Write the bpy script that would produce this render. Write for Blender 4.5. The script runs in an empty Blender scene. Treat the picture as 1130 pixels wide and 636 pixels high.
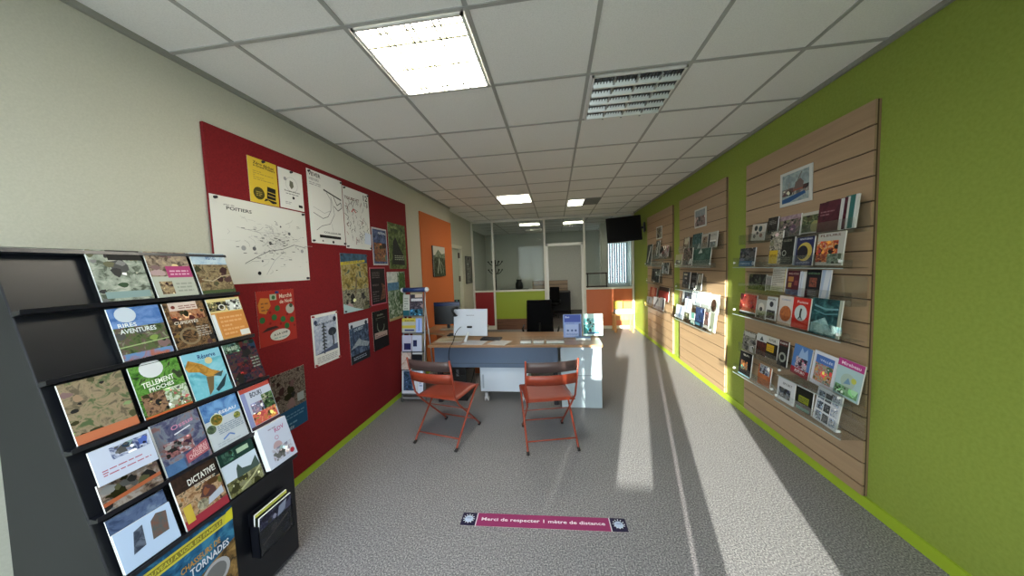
import bpy, bmesh, math, random
from mathutils import Vector, Matrix
random.seed(7)
S = bpy.context.scene
COL = S.collection
PI = math.pi

# ---------------------------------------------------------------- materials
def lin(h):
    h = h.lstrip('#')
    v = [int(h[i:i+2], 16)/255 for i in (0, 2, 4)]
    return tuple((c/12.92 if c <= .04045 else ((c+.055)/1.055)**2.4) for c in v) + (1,)
_m = {}
def base_mat(key):
    m = bpy.data.materials.new(key); m.use_nodes = True
    nt = m.node_tree; b = nt.nodes['Principled BSDF']
    return m, nt, b
def mat(hexc, rough=.6, metal=0., spec=.5, coat=0.):
    key = f'{hexc}_{rough}_{metal}_{spec}_{coat}'
    if key in _m: return _m[key]
    m, nt, b = base_mat('paint_'+key)
    b.inputs['Base Color'].default_value = lin(hexc)
    b.inputs['Roughness'].default_value = rough
    b.inputs['Metallic'].default_value = metal
    b.inputs['Specular IOR Level'].default_value = spec
    b.inputs['Coat Weight'].default_value = coat
    # faint procedural unevenness
    n = nt.nodes.new('ShaderNodeTexNoise'); n.inputs['Scale'].default_value = 35
    bp = nt.nodes.new('ShaderNodeBump'); bp.inputs['Strength'].default_value = .03; bp.inputs['Distance'].default_value = .002
    nt.links.new(n.outputs['Fac'], bp.inputs['Height']); nt.links.new(bp.outputs['Normal'], b.inputs['Normal'])
    _m[key] = m
    return m
def speck(hexes, scale, rough=.9, detail=4, bump=.3, dist=.003, lo=.3, hi=.7, coords='Object', stretch=(1,1,1), spec=.3):
    key = 'speck_'+'_'.join(hexes)+f'_{scale}_{stretch}'
    if key in _m: return _m[key]
    m, nt, b = base_mat(key)
    tc = nt.nodes.new('ShaderNodeTexCoord'); mp = nt.nodes.new('ShaderNodeMapping')
    mp.inputs['Scale'].default_value = stretch
    n = nt.nodes.new('ShaderNodeTexNoise'); n.inputs['Scale'].default_value = scale; n.inputs['Detail'].default_value = detail
    r = nt.nodes.new('ShaderNodeValToRGB'); cr = r.color_ramp
    k = len(hexes)
    while len(cr.elements) < k: cr.elements.new(.5)
    for i, h in enumerate(hexes):
        cr.elements[i].position = lo+(hi-lo)*i/max(1, k-1); cr.elements[i].color = lin(h)
    nt.links.new(tc.outputs[coords], mp.inputs[0]); nt.links.new(mp.outputs[0], n.inputs['Vector'])
    nt.links.new(n.outputs['Fac'], r.inputs[0]); nt.links.new(r.outputs[0], b.inputs['Base Color'])
    b.inputs['Roughness'].default_value = rough; b.inputs['Specular IOR Level'].default_value = spec
    if bump:
        bp = nt.nodes.new('ShaderNodeBump'); bp.inputs['Strength'].default_value = bump; bp.inputs['Distance'].default_value = dist
        nt.links.new(n.outputs['Fac'], bp.inputs['Height']); nt.links.new(bp.outputs['Normal'], b.inputs['Normal'])
    _m[key] = m
    return m
def photo(hexes, scale=14, seed=0):
    """printed picture: patches of a few inks in irregular shapes"""
    key = 'print_'+'_'.join(hexes)+f'_{scale}_{seed}'
    if key in _m: return _m[key]
    m, nt, b = base_mat(key)
    tc = nt.nodes.new('ShaderNodeTexCoord'); mp = nt.nodes.new('ShaderNodeMapping')
    mp.inputs['Location'].default_value = (seed*1.7, seed*3.1, seed)
    n = nt.nodes.new('ShaderNodeTexNoise'); n.inputs['Scale'].default_value = scale*2.4; n.inputs['Detail'].default_value = 5
    n.inputs['Roughness'].default_value = .62; n.inputs['Distortion'].default_value = .8
    r = nt.nodes.new('ShaderNodeValToRGB'); cr = r.color_ramp; cr.interpolation = 'EASE'
    k = len(hexes)
    while len(cr.elements) < k: cr.elements.new(.5)
    for i, h in enumerate(hexes):
        cr.elements[i].position = .36+.28*i/max(1, k-1); cr.elements[i].color = lin(h)
    nt.links.new(tc.outputs['Object'], mp.inputs[0]); nt.links.new(mp.outputs[0], n.inputs['Vector'])
    nt.links.new(n.outputs['Fac'], r.inputs[0]); nt.links.new(r.outputs[0], b.inputs['Base Color'])
    b.inputs['Roughness'].default_value = .6; b.inputs['Specular IOR Level'].default_value = .2
    _m[key] = m
    return m
def wood(c1, c2, axis='Y', rough=.5, scale=3):
    key = f'wood_{c1}_{c2}_{axis}_{scale}'
    if key in _m: return _m[key]
    m, nt, b = base_mat(key)
    tc = nt.nodes.new('ShaderNodeTexCoord'); mp = nt.nodes.new('ShaderNodeMapping')
    mp.inputs['Scale'].default_value = {'X': (.6, 14, 14), 'Y': (14, .6, 14), 'Z': (14, 14, .6)}[axis]
    n = nt.nodes.new('ShaderNodeTexNoise'); n.inputs['Scale'].default_value = scale; n.inputs['Detail'].default_value = 6
    n.inputs['Distortion'].default_value = .6
    r = nt.nodes.new('ShaderNodeValToRGB'); cr = r.color_ramp
    cr.elements[0].position = .35; cr.elements[0].color = lin(c1); cr.elements[1].position = .65; cr.elements[1].color = lin(c2)
    nt.links.new(tc.outputs['Object'], mp.inputs[0]); nt.links.new(mp.outputs[0], n.inputs['Vector'])
    nt.links.new(n.outputs['Fac'], r.inputs[0]); nt.links.new(r.outputs[0], b.inputs['Base Color'])
    b.inputs['Roughness'].default_value = rough
    _m[key] = m
    return m
def emit(hexc, s):
    key = f'lamp_{hexc}_{s}'
    if key in _m: return _m[key]
    m, nt, b = base_mat(key)
    b.inputs['Base Color'].default_value = (0.8, .8, .8, 1)
    b.inputs['Emission Color'].default_value = lin(hexc); b.inputs['Emission Strength'].default_value = s
    _m[key] = m
    return m
def clear(key, tint='#ffffff', refl=.10, rough=.02):
    """thin clear sheet: lets light straight through, reflects a little more at grazing angles"""
    if key in _m: return _m[key]
    m = bpy.data.materials.new(key); m.use_nodes = True; nt = m.node_tree; nt.nodes.clear()
    o = nt.nodes.new('ShaderNodeOutputMaterial'); mx = nt.nodes.new('ShaderNodeMixShader')
    t = nt.nodes.new('ShaderNodeBsdfTransparent'); g = nt.nodes.new('ShaderNodeBsdfGlossy')
    t.inputs[0].default_value = lin(tint); g.inputs['Roughness'].default_value = rough
    lw = nt.nodes.new('ShaderNodeLayerWeight'); lw.inputs[0].default_value = .25
    ma = nt.nodes.new('ShaderNodeMath'); ma.operation = 'MULTIPLY_ADD'; ma.inputs[1].default_value = .22; ma.inputs[2].default_value = refl*.15
    nt.links.new(lw.outputs['Fresnel'], ma.inputs[0]); nt.links.new(ma.outputs[0], mx.inputs[0])
    nt.links.new(t.outputs[0], mx.inputs[1]); nt.links.new(g.outputs[0], mx.inputs[2]); nt.links.new(mx.outputs[0], o.inputs[0])
    _m[key] = m
    return m
GLASS = clear('partition_glass', '#eef2f0', .02)
ACRYL = clear('clear_acrylic', '#fbfdfd', .2, .05)
WHITE = mat('#e4e4de', .45)
BLACK = mat('#08090b', .5, 0., .3)
CHROME = mat('#c8ccd0', .25, 1.)

# ---------------------------------------------------------------- mesh helper
class MB:
    def __init__(s): s.v = []; s.f = []; s.mi = []; s.mats = []
    def m(s, mt):
        if mt not in s.mats: s.mats.append(mt)
        return s.mats.index(mt)
    def add(s, vs, fs, mt):
        o = len(s.v); s.v += [tuple(p) for p in vs]; i = s.m(mt)
        for f in fs: s.f.append([o+k for k in f]); s.mi.append(i)
        return s
    def box(s, a, b, mt, M=None):
        x0, y0, z0 = (min(a[i], b[i]) for i in range(3)); x1, y1, z1 = (max(a[i], b[i]) for i in range(3))
        vs = [Vector(p) for p in ((x0,y0,z0),(x1,y0,z0),(x1,y1,z0),(x0,y1,z0),(x0,y0,z1),(x1,y0,z1),(x1,y1,z1),(x0,y1,z1))]
        if M: vs = [M@p for p in vs]
        return s.add(vs, [(3,2,1,0),(4,5,6,7),(0,1,5,4),(1,2,6,5),(2,3,7,6),(3,0,4,7)], mt)
    def prism(s, pts, a, b, axis, mt):
        """polygon pts (2D) extruded along axis from a to b"""
        n = len(pts)
        def P(p, t): return {'x': (t, p[0], p[1]), 'y': (p[0], t, p[1]), 'z': (p[0], p[1], t)}[axis]
        vs = [P(p, a) for p in pts]+[P(p, b) for p in pts]
        fs = [list(range(n))[::-1], list(range(n, 2*n))]+[(i, (i+1) % n, n+(i+1) % n, n+i) for i in range(n)]
        return s.add(vs, fs, mt)
    def tube(s, pts, r, mt, n=10, closed=False):
        pts = [Vector(p) for p in pts]; rings = []; up = None
        for i, p in enumerate(pts):
            t = (pts[min(i+1, len(pts)-1)]-pts[max(i-1, 0)]).normalized()
            if up is None:
                up = t.cross(Vector((0, 0, 1)))
                if up.length < 1e-3: up = t.cross(Vector((1, 0, 0)))
            up = (up - t*up.dot(t)).normalized(); w = t.cross(up)
            rr = r[i] if isinstance(r, (list, tuple)) else r
            rings.append([p+(up*math.cos(2*PI*k/n)+w*math.sin(2*PI*k/n))*rr for k in range(n)])
        vs = [q for g in rings for q in g]; fs = []
        for i in range(len(rings)-1):
            for k in range(n): fs.append((i*n+k, i*n+(k+1) % n, (i+1)*n+(k+1) % n, (i+1)*n+k))
        fs.append(list(range(n))[::-1]); fs.append([(len(rings)-1)*n+k for k in range(n)])
        return s.add(vs, fs, mt)
    def lathe(s, prof, mt, c=(0, 0, 0), n=20):
        vs = []; fs = []
        for (r, z) in prof:
            for k in range(n): vs.append((c[0]+r*math.cos(2*PI*k/n), c[1]+r*math.sin(2*PI*k/n), c[2]+z))
        for i in range(len(prof)-1):
            for k in range(n): fs.append((i*n+k, i*n+(k+1) % n, (i+1)*n+(k+1) % n, (i+1)*n+k))
        fs.append(list(range(n))[::-1]); fs.append([(len(prof)-1)*n+k for k in range(n)])
        return s.add(vs, fs, mt)
    def build(s, name, parent=None, bevel=0, smooth=False, loc=None, M=None):
        me = bpy.data.meshes.new(name); me.from_pydata(s.v, [], s.f)
        for mt in s.mats: me.materials.append(mt)
        for p, i in zip(me.polygons, s.mi): p.material_index = i; p.use_smooth = smooth
        me.update()
        o = bpy.data.objects.new(name, me); COL.objects.link(o)
        if M is not None: o.matrix_world = M
        if loc is not None: o.location = loc
        if parent: o.parent = parent
        if bevel:
            b = o.modifiers.new('b', 'BEVEL'); b.width = bevel; b.segments = 2; b.limit_method = 'ANGLE'
        return o
def tag(o, label=None, cat=None, group=None, kind=None):
    if label: o['label'] = label
    if cat: o['category'] = cat
    if group: o['group'] = group
    if kind: o['kind'] = kind
    return o
def thing(name, label, cat, loc=(0, 0, 0), rz=0, group=None, M=None):
    o = bpy.data.objects.new(name, None); COL.objects.link(o); o.empty_display_size = .1
    o.location = loc; o.rotation_euler = (0, 0, rz)
    if M is not None: o.matrix_world = M
    return tag(o, label, cat, group)
def struct(name, mb, **k):
    return tag(mb.build(name, **k), kind='structure')
def copy_tree(o, parent=None):
    c = o.copy(); COL.objects.link(c)
    if parent: c.parent = parent
    for ch in list(o.children): copy_tree(ch, c)
    return c

# ---------------------------------------------------------------- printed matter
_t = {}
def textgeo(s):
    if s in _t: return _t[s]
    cu = bpy.data.curves.new('t', 'FONT'); cu.body = s; cu.offset = .018; cu.resolution_u = 2
    ob = bpy.data.objects.new('t', cu); COL.objects.link(ob)
    dg = bpy.context.evaluated_depsgraph_get(); me = bpy.data.meshes.new_from_object(ob.evaluated_get(dg))
    vs = [(v.co.x, v.co.y) for v in me.vertices]; fs = [list(p.vertices) for p in me.polygons]
    COL.objects.unlink(ob); bpy.data.objects.remove(ob); bpy.data.curves.remove(cu); bpy.data.meshes.remove(me)
    xs = [v[0] for v in vs]; ys = [v[1] for v in vs]; x0, x1, y0, y1 = min(xs), max(xs), min(ys), max(ys)
    vs = [((x-x0)/(x1-x0), (y-y0)/(y1-y0)) for x, y in vs]
    _t[s] = (vs, fs); return _t[s]
def frame_matrix(origin, u, v):
    u = Vector(u).normalized(); v = Vector(v).normalized(); n = u.cross(v)
    M = Matrix((u, v, n)).transposed().to_4x4(); M.translation = Vector(origin); return M
def M_of(spec, seed=0, rough=.4):
    if isinstance(spec, (list, tuple)):
        hs = [h for h in spec if isinstance(h, str)]; sc = [h for h in spec if not isinstance(h, str)]
        return photo(hs, sc[0] if sc else 14, seed)
    return mat(spec, max(rough, .55), 0., .2)
def shade(hx, k):
    return '#%02x%02x%02x' % tuple(int(max(0, min(255, round(int(hx[i:i+2], 16)*k/24)*24))) for i in (1, 3, 5))
def blobs(mb, T, w, h, x0, y0, x1, y1, z, spec, seed, rough):
    """irregular figures and highlights of a busy printed photograph"""
    hs = [q for q in spec if isinstance(q, str)]; sc = [q for q in spec if not isinstance(q, str)]
    if not sc or sc[0] < 12 or len(hs) < 2: return
    rr = random.Random(seed*77+5); n = 16
    for k in range(n):
        cx, cy = rr.uniform(x0, x1), rr.uniform(y0, y1); ra = rr.uniform(.05, .17)*(x1-x0)*(1.3-k/n); rb = ra*rr.uniform(.5, 1.3)*(w/h)
        m = 9; a0 = rr.uniform(0, 6)
        pts = [(min(x1, max(x0, cx+ra*rr.uniform(.55, 1.2)*math.cos(a0+q*2*PI/m))), min(y1, max(y0, cy+rb*rr.uniform(.55, 1.2)*math.sin(a0+q*2*PI/m)))) for q in range(m)]
        col = shade(rr.choice(hs), rr.choice([.35, .5, .7, .85, 1.25, 1.5]) if k < n-1 else 1.8)
        mb.add([T((x*w, y*h, z+.000012*(k+1))) for x, y in pts], [list(range(m))], mat(col, .55, 0., .2))
def printed(mb, w, h, t, base, ops, seed=0, rough=.4, paper='#d8d8d4', M=None):
    """a card w x h x t with its printing as thin ink layers on the front (+z)"""
    T = (lambda p: M@Vector(p)) if M else (lambda p: p)
    vs = [T(p) for p in ((0,0,0),(w,0,0),(w,h,0),(0,h,0),(0,0,t),(w,0,t),(w,h,t),(0,h,t))]
    mb.add(vs, [(3,2,1,0),(0,1,5,4),(1,2,6,5),(2,3,7,6),(3,0,4,7)], mat(paper, .7))
    mb.add(vs, [(4,5,6,7)], M_of(base, seed, rough))
    if isinstance(base, (list, tuple)): blobs(mb, T, w, h, 0, 0, 1, 1, t, base, seed, rough)
    z = t
    for i, o in enumerate(ops):
        z += .00025
        k = o[0]
        if k in 'rP':
            _, a, b, c, d, col = o[:6]
            if isinstance(col, (list, tuple)): blobs(mb, T, w, h, a, b, c, d, z, col, seed+i, rough)
            mb.add([T((x*w, y*h, z)) for x, y in ((a,b),(c,b),(c,d),(a,d))], [(0,1,2,3)], M_of(col, seed+i, rough))
        elif k == 'q':
            mb.add([T((x*w, y*h, z)) for x, y in o[1]], [list(range(len(o[1])))], M_of(o[2], seed+i, rough))
        elif k == 'c':
            _, a, b, r, col = o[:5]; asp = o[5] if len(o) > 5 else 1
            mb.add([T((a*w+r*w*math.cos(q*PI/9), b*h+r*w*asp*math.sin(q*PI/9), z)) for q in range(18)], [list(range(18))], M_of(col, seed+i, rough))
        elif k == 'o':   # ring
            _, a, b, r, r2, col = o; n = 18
            mb.add([T((a*w+R*w*math.cos(q*2*PI/n), b*h+R*w*math.sin(q*2*PI/n), z)) for R in (r2, r) for q in range(n)],
                   [(q, (q+1) % n, n+(q+1) % n, n+q) for q in range(n)], M_of(col, seed, rough))
        elif k == 't':
            _, s, a, b, c, d, col = o[:7]; sk = o[7] if len(o) > 7 else 0   # sk: rise across the width
            gv, gf = textgeo(s)
            mb.add([T(((a+(c-a)*x)*w, (b+(d-b)*y+sk*x)*h, z)) for x, y in gv], gf, mat(col, .55, 0., .2))
        elif k == 'l':   # lines of small print
            _, a, b, c, d, n, col = o; rr = random.Random(seed*31+i)
            for q in range(n):
                y0 = b+(d-b)*q/n; y1 = y0+(d-b)/n*.45; x = a
                while x < c-.02:
                    x2 = min(c, x+rr.uniform(.05, .16)*(1 if n < 12 else .7))
                    mb.add([T((p*w, y*h, z)) for p, y in ((x,y0),(x2,y0),(x2,y1),(x,y1))], [(0,1,2,3)], mat(col, rough)); x = x2+.025
                    if rr.random() < .08: break
        elif k == 's':   # stroke through points, width in units of w
            _, pts, wd, col = o
            P = [Vector((x*w, y*h)) for x, y in pts]
            for p, q in zip(P, P[1:]):
                d_ = (q-p).normalized(); nn = Vector((-d_.y, d_.x))*wd*w/2
                mb.add([T((a_.x, a_.y, z)) for a_ in (p-nn, q-nn, q+nn, p+nn)], [(0,1,2,3)], mat(col, rough))
    return mb
_seed = [1]
def cover(name, label, cat, origin, u, v, w, h, t, base, ops, group=None, rough=.4, rot=0, name_seed=None, paper='#d8d8d4'):
    _seed[0] += 1
    M = frame_matrix(origin, u, v)
    if rot: M = M@Matrix.Rotation(math.radians(rot), 4, 'Z')
    mb = MB(); printed(mb, w, h, t, base, ops, _seed[0], rough, paper)
    o = mb.build(name, M=M)
    return tag(o, label, cat, group)

# ================================================================= SHELL
H = 2.73; XL, XL2, XR = -1.96, -2.08, 1.85; YF, YP, YB = -.35, 7.8, 11.2
carpet = speck(['#545459', '#78777b', '#8e8c90', '#b2b0b0'], 125, .95, 3, 0, .002, .34, .66)
# add a broader patchiness to the carpet
nt = carpet.node_tree; b = nt.nodes['Principled BSDF']; lk = b.inputs['Base Color'].links[0]; src = lk.from_socket
n2 = nt.nodes.new('ShaderNodeTexNoise'); n2.inputs['Scale'].default_value = 9; n2.inputs['Detail'].default_value = 6
mx = nt.nodes.new('ShaderNodeMix'); mx.data_type = 'RGBA'; mx.blend_type = 'MULTIPLY'; mx.inputs[0].default_value = .35
r2 = nt.nodes.new('ShaderNodeValToRGB'); r2.color_ramp.elements[0].color = (.6,.6,.6,1); r2.color_ramp.elements[1].color = (1,1,1,1)
tc = nt.nodes.new('ShaderNodeTexCoord')
nt.links.new(tc.outputs['Object'], n2.inputs['Vector']); nt.links.new(n2.outputs['Fac'], r2.inputs[0])
nt.links.new(src, mx.inputs[6]); nt.links.new(r2.outputs[0], mx.inputs[7]); nt.links.new(mx.outputs[2], b.inputs['Base Color'])
b.inputs['Specular IOR Level'].default_value = .35; b.inputs['Roughness'].default_value = .62
struct('floor', MB().box((XL2-.1, YF-.1, -.1), (XR+.1, YP+.05, 0), carpet))
struct('floor_backroom', MB().box((XL2-.6, YP+.05, -.1), (2.6, YB+.1, 0), speck(['#35302e', '#4a4441'], 60, .5, 3, .1)))
ceilm = speck(['#e0e0de', '#e8e8e6', '#ececea'], 160, .95, 3, .25, .002)
struct('ceiling', MB().box((XL2-.6, YF-.1, H), (2.6, YB+.1, H+.3), ceilm))
plaster = speck(['#b4b3a4', '#b8b7a8', '#bcbbac'], 140, .9, 5, .2, .0015)
green = speck(['#83943c', '#889940', '#8c9d44'], 60, .7, 4, .05, .0006)
struct('wall_left', MB().box((XL-.2, YF, 0), (XL, 5.85, H), plaster))
rec = MB(); rec.box((XL2-.2, 5.85, 0), (XL2, 5.98, H), plaster).box((XL2-.2, 6.86, 0), (XL2, YP+.04, H), plaster).box((XL2-.2, 5.98, 2.06), (XL2, 6.86, H), plaster).box((XL2-.2,5.98,0),(XL2-.12,6.86,2.06), plaster)
struct('wall_left_recess', rec)
struct('wall_right', MB().box((XR, YF, 0), (XR+.2, YP+.04, H), green))
lime = mat('#9ab32a', .5)
struct('baseboard_left', MB().box((XL, YF, 0), (XL+.016, 5.85, .062), lime))
struct('baseboard_right', MB().box((XR-.013, YF, 0), (XR, YP-.04, .07), lime))
struct('trim_1', MB().box((XL, YF, H-.028), (XL+.018, 5.85, H), mat('#8d8d84', .6)).box((XR-.018, YF, H-.028), (XR, YP-.04, H), mat('#8d8d84', .6)))
# back room shell
grey = speck(['#c2c4bc', '#caccc4'], 20, .9, 3, .1)
struct('wall_backroom_left', MB().box((XL2-.5, YP+.04, 0), (XL2-.4, YB, H), grey))
struct('wall_backroom_right', MB().box((2.5, YP+.04, 0), (2.6, YB, H), grey))
wb = MB(); wx0, wx1, wz0, wz1 = 1.62, 2.42, .9, 2.25
wb.box((XL2-.5, YB, 0), (wx0, YB+.15, H), grey).box((wx1, YB, 0), (2.6, YB+.15, H), grey).box((wx0, YB, 0), (wx1, YB+.15, wz0), grey).box((wx0, YB, wz1), (wx1, YB+.15, H), grey)
struct('wall_backroom_back', wb)
struct('wall_backroom_return', MB().box((XR+.2, YP-.06, 0), (2.6, YP+.04, H), grey).box((XL2-.5, YP-.06, 0), (XL2-.2, YP+.04, H), grey))
# front shopfront (behind the camera): openings that let the sun in
fr = speck(['#b9b9a6', '#c3c2b0'], 30, .9, 3, .1); alu = mat('#8c9094', .4, .6)
wf = MB()
def fb(x0, x1, z0, z1, m=alu, y0=YF-.06, y1=YF): wf.box((x0, y0, z0), (x1, y1, z1), m)
fb(XL-.2, -1.85, 0, H, fr); fb(.84, XR+.2, 0, H, fr); fb(-1.85, .84, 2.58, H, fr)
fb(-1.85, -.59, 0, .35, fr); fb(-.65, -.59, .35, 2.58); fb(-1.25, -1.2, .35, 2.58)
fb(-.59, -.27, 0, .95); fb(-.27, -.01, 0, .42); fb(-.59, .84, 2.0, 2.58)  # unseen sill steps, shaped to trim the sun strip on the floor
fb(-.01, .15, 0, 2.0); fb(.18, .30, 0, 2.0); fb(.30, .84, 0, .06)
struct('wall_front', wf)
gl = clear('shopfront_glass', '#f6faf8', .1)
for i, (a, b_, c, d) in enumerate(((-.59, -.01, .42, 2.0), (.30, .84, .06, 2.0), (-1.85, -1.25, .35, 2.58), (-1.2, -.65, .35, 2.58))):
    struct(f'window_{i+1}', MB().box((a, YF-.033, c), (b_, YF-.027, d), gl))
# unseen block added outside to keep the low sun off the left half
struct('exterior_sun_block', MB().box((-5.5, -9.0, 0), (-2.80, -8.5, 4.25), mat('#b8aa94', .9)))
struct('exterior_street', MB().box((-15, -12, -.16), (15, YF-.1, -.06), mat('#7d7b78', .9)))

# ceiling grid: T-bars
XS = [-2.166+.6*k for k in range(1, 7)]
YS = [1.462+.6182*k for k in range(-3, 16)]
tb = MB(); tm = mat('#a2a3a0', .5)
rng = random.Random(3)
for x in XS: tb.box((x-.011, YF, H-.004), (x+.011, YP-.04, H+.001), tm)
for y in YS:
    if YF < y < YP-.1: tb.box((XL, y-.010, H-.0055), (XR, y+.010, H+.001), tm)
for x in XS: tb.box((x-.011, YP+.05, H-.004), (x+.011, YB, H+.001), tm)
for y in [8.5+.6*k for k in range(5)]: tb.box((XL2, y-.01, H-.0055), (2.5, y+.01, H+.001), tm)
struct('trim_2', tb)

# luminaires
def luminaire(x0, y0, x1, y1, lit, label, s=9.0, group=None):
    t = thing('ceiling_light', label, 'ceiling light', ((x0+x1)/2, (y0+y1)/2, H-.004), 0)
    w, d = (x1-x0)/2, (y1-y0)/2
    f = MB(); e = .014
    wm = mat('#dcdcd8', .4)
    for a, b_ in (((-w, -d), (w, -d+e)), ((-w, d-e), (w, d)), ((-w, -d), (-w+e, d)), ((w-e, -d), (w, d))):
        f.box((a[0], a[1], -.012), (b_[0], b_[1], 0), wm)
    f.build('frame', t)
    if lit:
        MB().box((-w+e, -d+e, -.004), (w-e, d-e, -.001), emit('#fff6e2', s)).build('diffuser', t)
        lv = MB(); lm = mat('#5c5c4c', .5)
        for k in range(3):
            for q in (-.016, .016):
                x = -w+2*w*(k+1)/4+q; lv.box((x-.0035, -d+e, -.011), (x+.0035, d-e, -.004), lm)
        for k in range(3):
            y = -d+2*d*(k+.5)/3+.04; lv.box((-w+e, y-.006, -.009), (w-e, y+.006, -.0045), mat('#d8d6b0', .5))
        lv.box((-w+e, -d+.05, -.010), (w-e, -d+.056, -.0045), lm)
        lv.build('louvre', t)
    else:
        MB().box((-w+e, -d+e, -.0035), (w-e, d-e, -.001), speck(['#3c4244', '#565d60', '#7e8486'], 30, .35, 2, 0, stretch=(4, .25, 1))).build('reflector', t)
        for k in range(5):
            y = d-.055-k*(2*d-.07)/4.7
            g = MB(); g.prism([(y-.021, -.006), (y+.021, -.006), (y+.008, -.034), (y-.008, -.034)], -w+e, w-e, 'x', mat('#d9e2e4', .3, .3)); g.build('blade', t)
        lv = MB()
        for k in range(3):
            x = -w+2*w*(k+1)/4; lv.box((x-.006, -d+e, -.028), (x+.006, d-e, -.006), mat('#9aa2a4', .4, .6))
        for k in range(28):
            x = -w+.02+k*(2*w-.04)/27; lv.box((x-.002, -d+e, -.017), (x+.002, d-e, -.006), mat('#4a5052', .4, .6))
        lv.build('louvre', t)
    return t
luminaire(-.938, 1.474, -.385, 2.066, True, 'large lit square ceiling light nearest the entrance above the red board', 26)
luminaire(.262, 2.10, .822, 2.68, False, 'unlit square ceiling light with louvre blades near the green wall')
luminaire(-.938, 5.20, -.385, 5.78, True, 'lit square ceiling light far back, left of the two small bright ones', 26)
luminaire(.262, 5.80, .55, 6.40, True, 'lit half width ceiling light far back beside the dark vent', 26)
t = thing('ceiling_vent', 'dark grey square air grille beside the far half width ceiling light', 'air vent', (.70, 6.10, H-.002))
g = MB().box((-.14, -.29, -.003), (.14, .29, -.001), mat('#5f605c', .6)); g.build('backing', t)
g = MB()
for k in range(12): g.box((-.14, -.28+k*.05, -.01), (.14, -.265+k*.05, -.003), mat('#7c7d79', .6))
g.build('slats', t)
luminaire(-.96, 8.65, -.40, 9.0, True, 'long lit ceiling light in the back room behind the green panel', 34)
luminaire(.24, 8.75, .80, 9.05, True, 'long lit ceiling light in the back room above the doorway', 34)

# ================================================================= PARTITION
pt = thing('glazed_partition', 'white framed glazed partition with red, green and orange lower panels', 'partition', (0, YP, 0))
fm = mat('#d3d2c8', .45)
def post(x, w=.045, z0=0, z1=H-.004): MB().box((x-w/2, -.03, z0), (x+w/2, .03, z1), fm).build('post', pt)
for x in (-2.055, -1.53, -.25, .70, 1.815): post(x)
MB().box((XL2+.002, -.03, H-.05), (XR-.002, .03, H-.004), fm).build('top_rail', pt)
for (a, b_) in ((-2.03, -1.555), (-1.505, -.275), (.725, 1.79)):
    MB().box((a, -.032, .955), (b_, .032, .995), fm).build('sill_rail', pt)
    MB().box((a, -.003, .995), (b_, .003, H-.05), GLASS).build('glass_pane', pt)
MB().box((-.225, -.003, 2.10), (.675, .003, H-.05), GLASS).build('glass_pane', pt)
MB().box((-2.03, -.02, .10), (-1.555, .02, .955), mat('#8a0f14', .5)).build('red_panel', pt)
MB().box((-1.505, -.02, .27), (-.275, .02, .955), mat('#92a52c', .5)).build('green_panel', pt)
MB().box((-1.505, -.024, .0), (-.275, .024, .27), wood('#5f4030', '#7a5440', 'X')).build('wood_kickboard', pt)
MB().box((.725, -.02, .07), (1.79, .02, .955), mat('#c06436', .4)).build('orange_panel', pt)
MB().box((.725, -.03, .0), (1.79, .03, .07), fm).build('bottom_rail', pt)
MB().box((-2.03, -.03, .0), (-1.555, .03, .10), fm).build('bottom_rail', pt)
g = MB(); dm = mat('#dedfda', .4)
g.box((-.222, -.045, 0), (-.165, .045, 2.10), dm).box((.62, -.045, 0), (.675, .045, 2.10), dm).box((-.222, -.045, 2.035), (.675, .045, 2.10), dm)
g.build('door_frame', pt)

# left door in the recess
d = thing('door_1', None, None, (XL2, 6.42, 0)); d['kind'] = 'structure'
g = MB(); dfm = mat('#c6c5b4', .5)
g.box((-.12, -.44, 0), (.03, -.38, 2.06), dfm).box((-.12, .38, 0), (.03, .44, 2.06), dfm).box((-.12, -.44, 2.0), (.03, .44, 2.07), dfm)
g.build('door_frame', d)
dl = MB().box((-.08, -.38, .01), (-.035, .38, 2.0), mat('#a9b0a0', .5)).build('door_leaf', d)
for z in (.3, 1.35, 1.86): MB().box((-.035, .33, z-.06), (-.01, .38, z+.06), mat('#4a3a30', .5, .3)).build('hinge', dl)
g = MB(); g.tube([(-.035, -.3, 1.0), (.0, -.3, 1.0), (.01, -.22, 1.0)], .01, CHROME); g.build('door_handle', dl)

# ================================================================= LEFT WALL
redm = speck(['#6a0f16', '#721218', '#7a151b'], 120, .85, 3, .15, .001)
bd = MB().box((XL+.001, 1.58, .064), (XL+.022, 4.0, 2.44), redm).build('pin_board', bevel=.002)
tag(bd, 'large dark red pin board covered with posters on the left wall', 'pin board')
ob = MB().box((XL+.001, 4.45, .064), (XL+.022, 5.82, 2.43), speck(['#b05c2c', '#b86230'], 90, .8, 3, .1)).build('orange_board', bevel=.002)
tag(ob, 'tall orange board on the left wall beyond the red one', 'wall panel')
XW = XL+.0225
def pins(w, h, n=4, col='#15151c'):
    pass
def lposter(label, y0, y1, z0, z1, base, ops, name='poster', pin='#14141c', npin=4, t=.0012, cat='poster'):
    _seed[0] += 1
    w, h = y1-y0, z1-z0
    th = thing(name, label, cat, M=frame_matrix((XW, y0, z0), (0, 1, 0), (0, 0, 1)))
    mb = MB(); printed(mb, w, h, t, base, ops, _seed[0], .45); mb.build('sheet', th)
    pos = {4: ((.04, .97), (.96, .97), (.04, .03), (.96, .03)), 1: ((.5, .96),), 2: ((.06, .96), (.94, .96)), 0: ()}[npin]
    for (a, b_) in pos:
        p = MB().lathe([(.009, 0), (.009, .004), (.005, .006), (.005, .01), (.008, .013), (.006, .016)], mat(pin, .4), (0, 0, 0), 12)
        o = p.build('pushpin', th); o.location = (max(.012, min(w-.012, a*w)), max(.012, min(h-.012, b_*h)), t+.0025)
    return th
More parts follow.
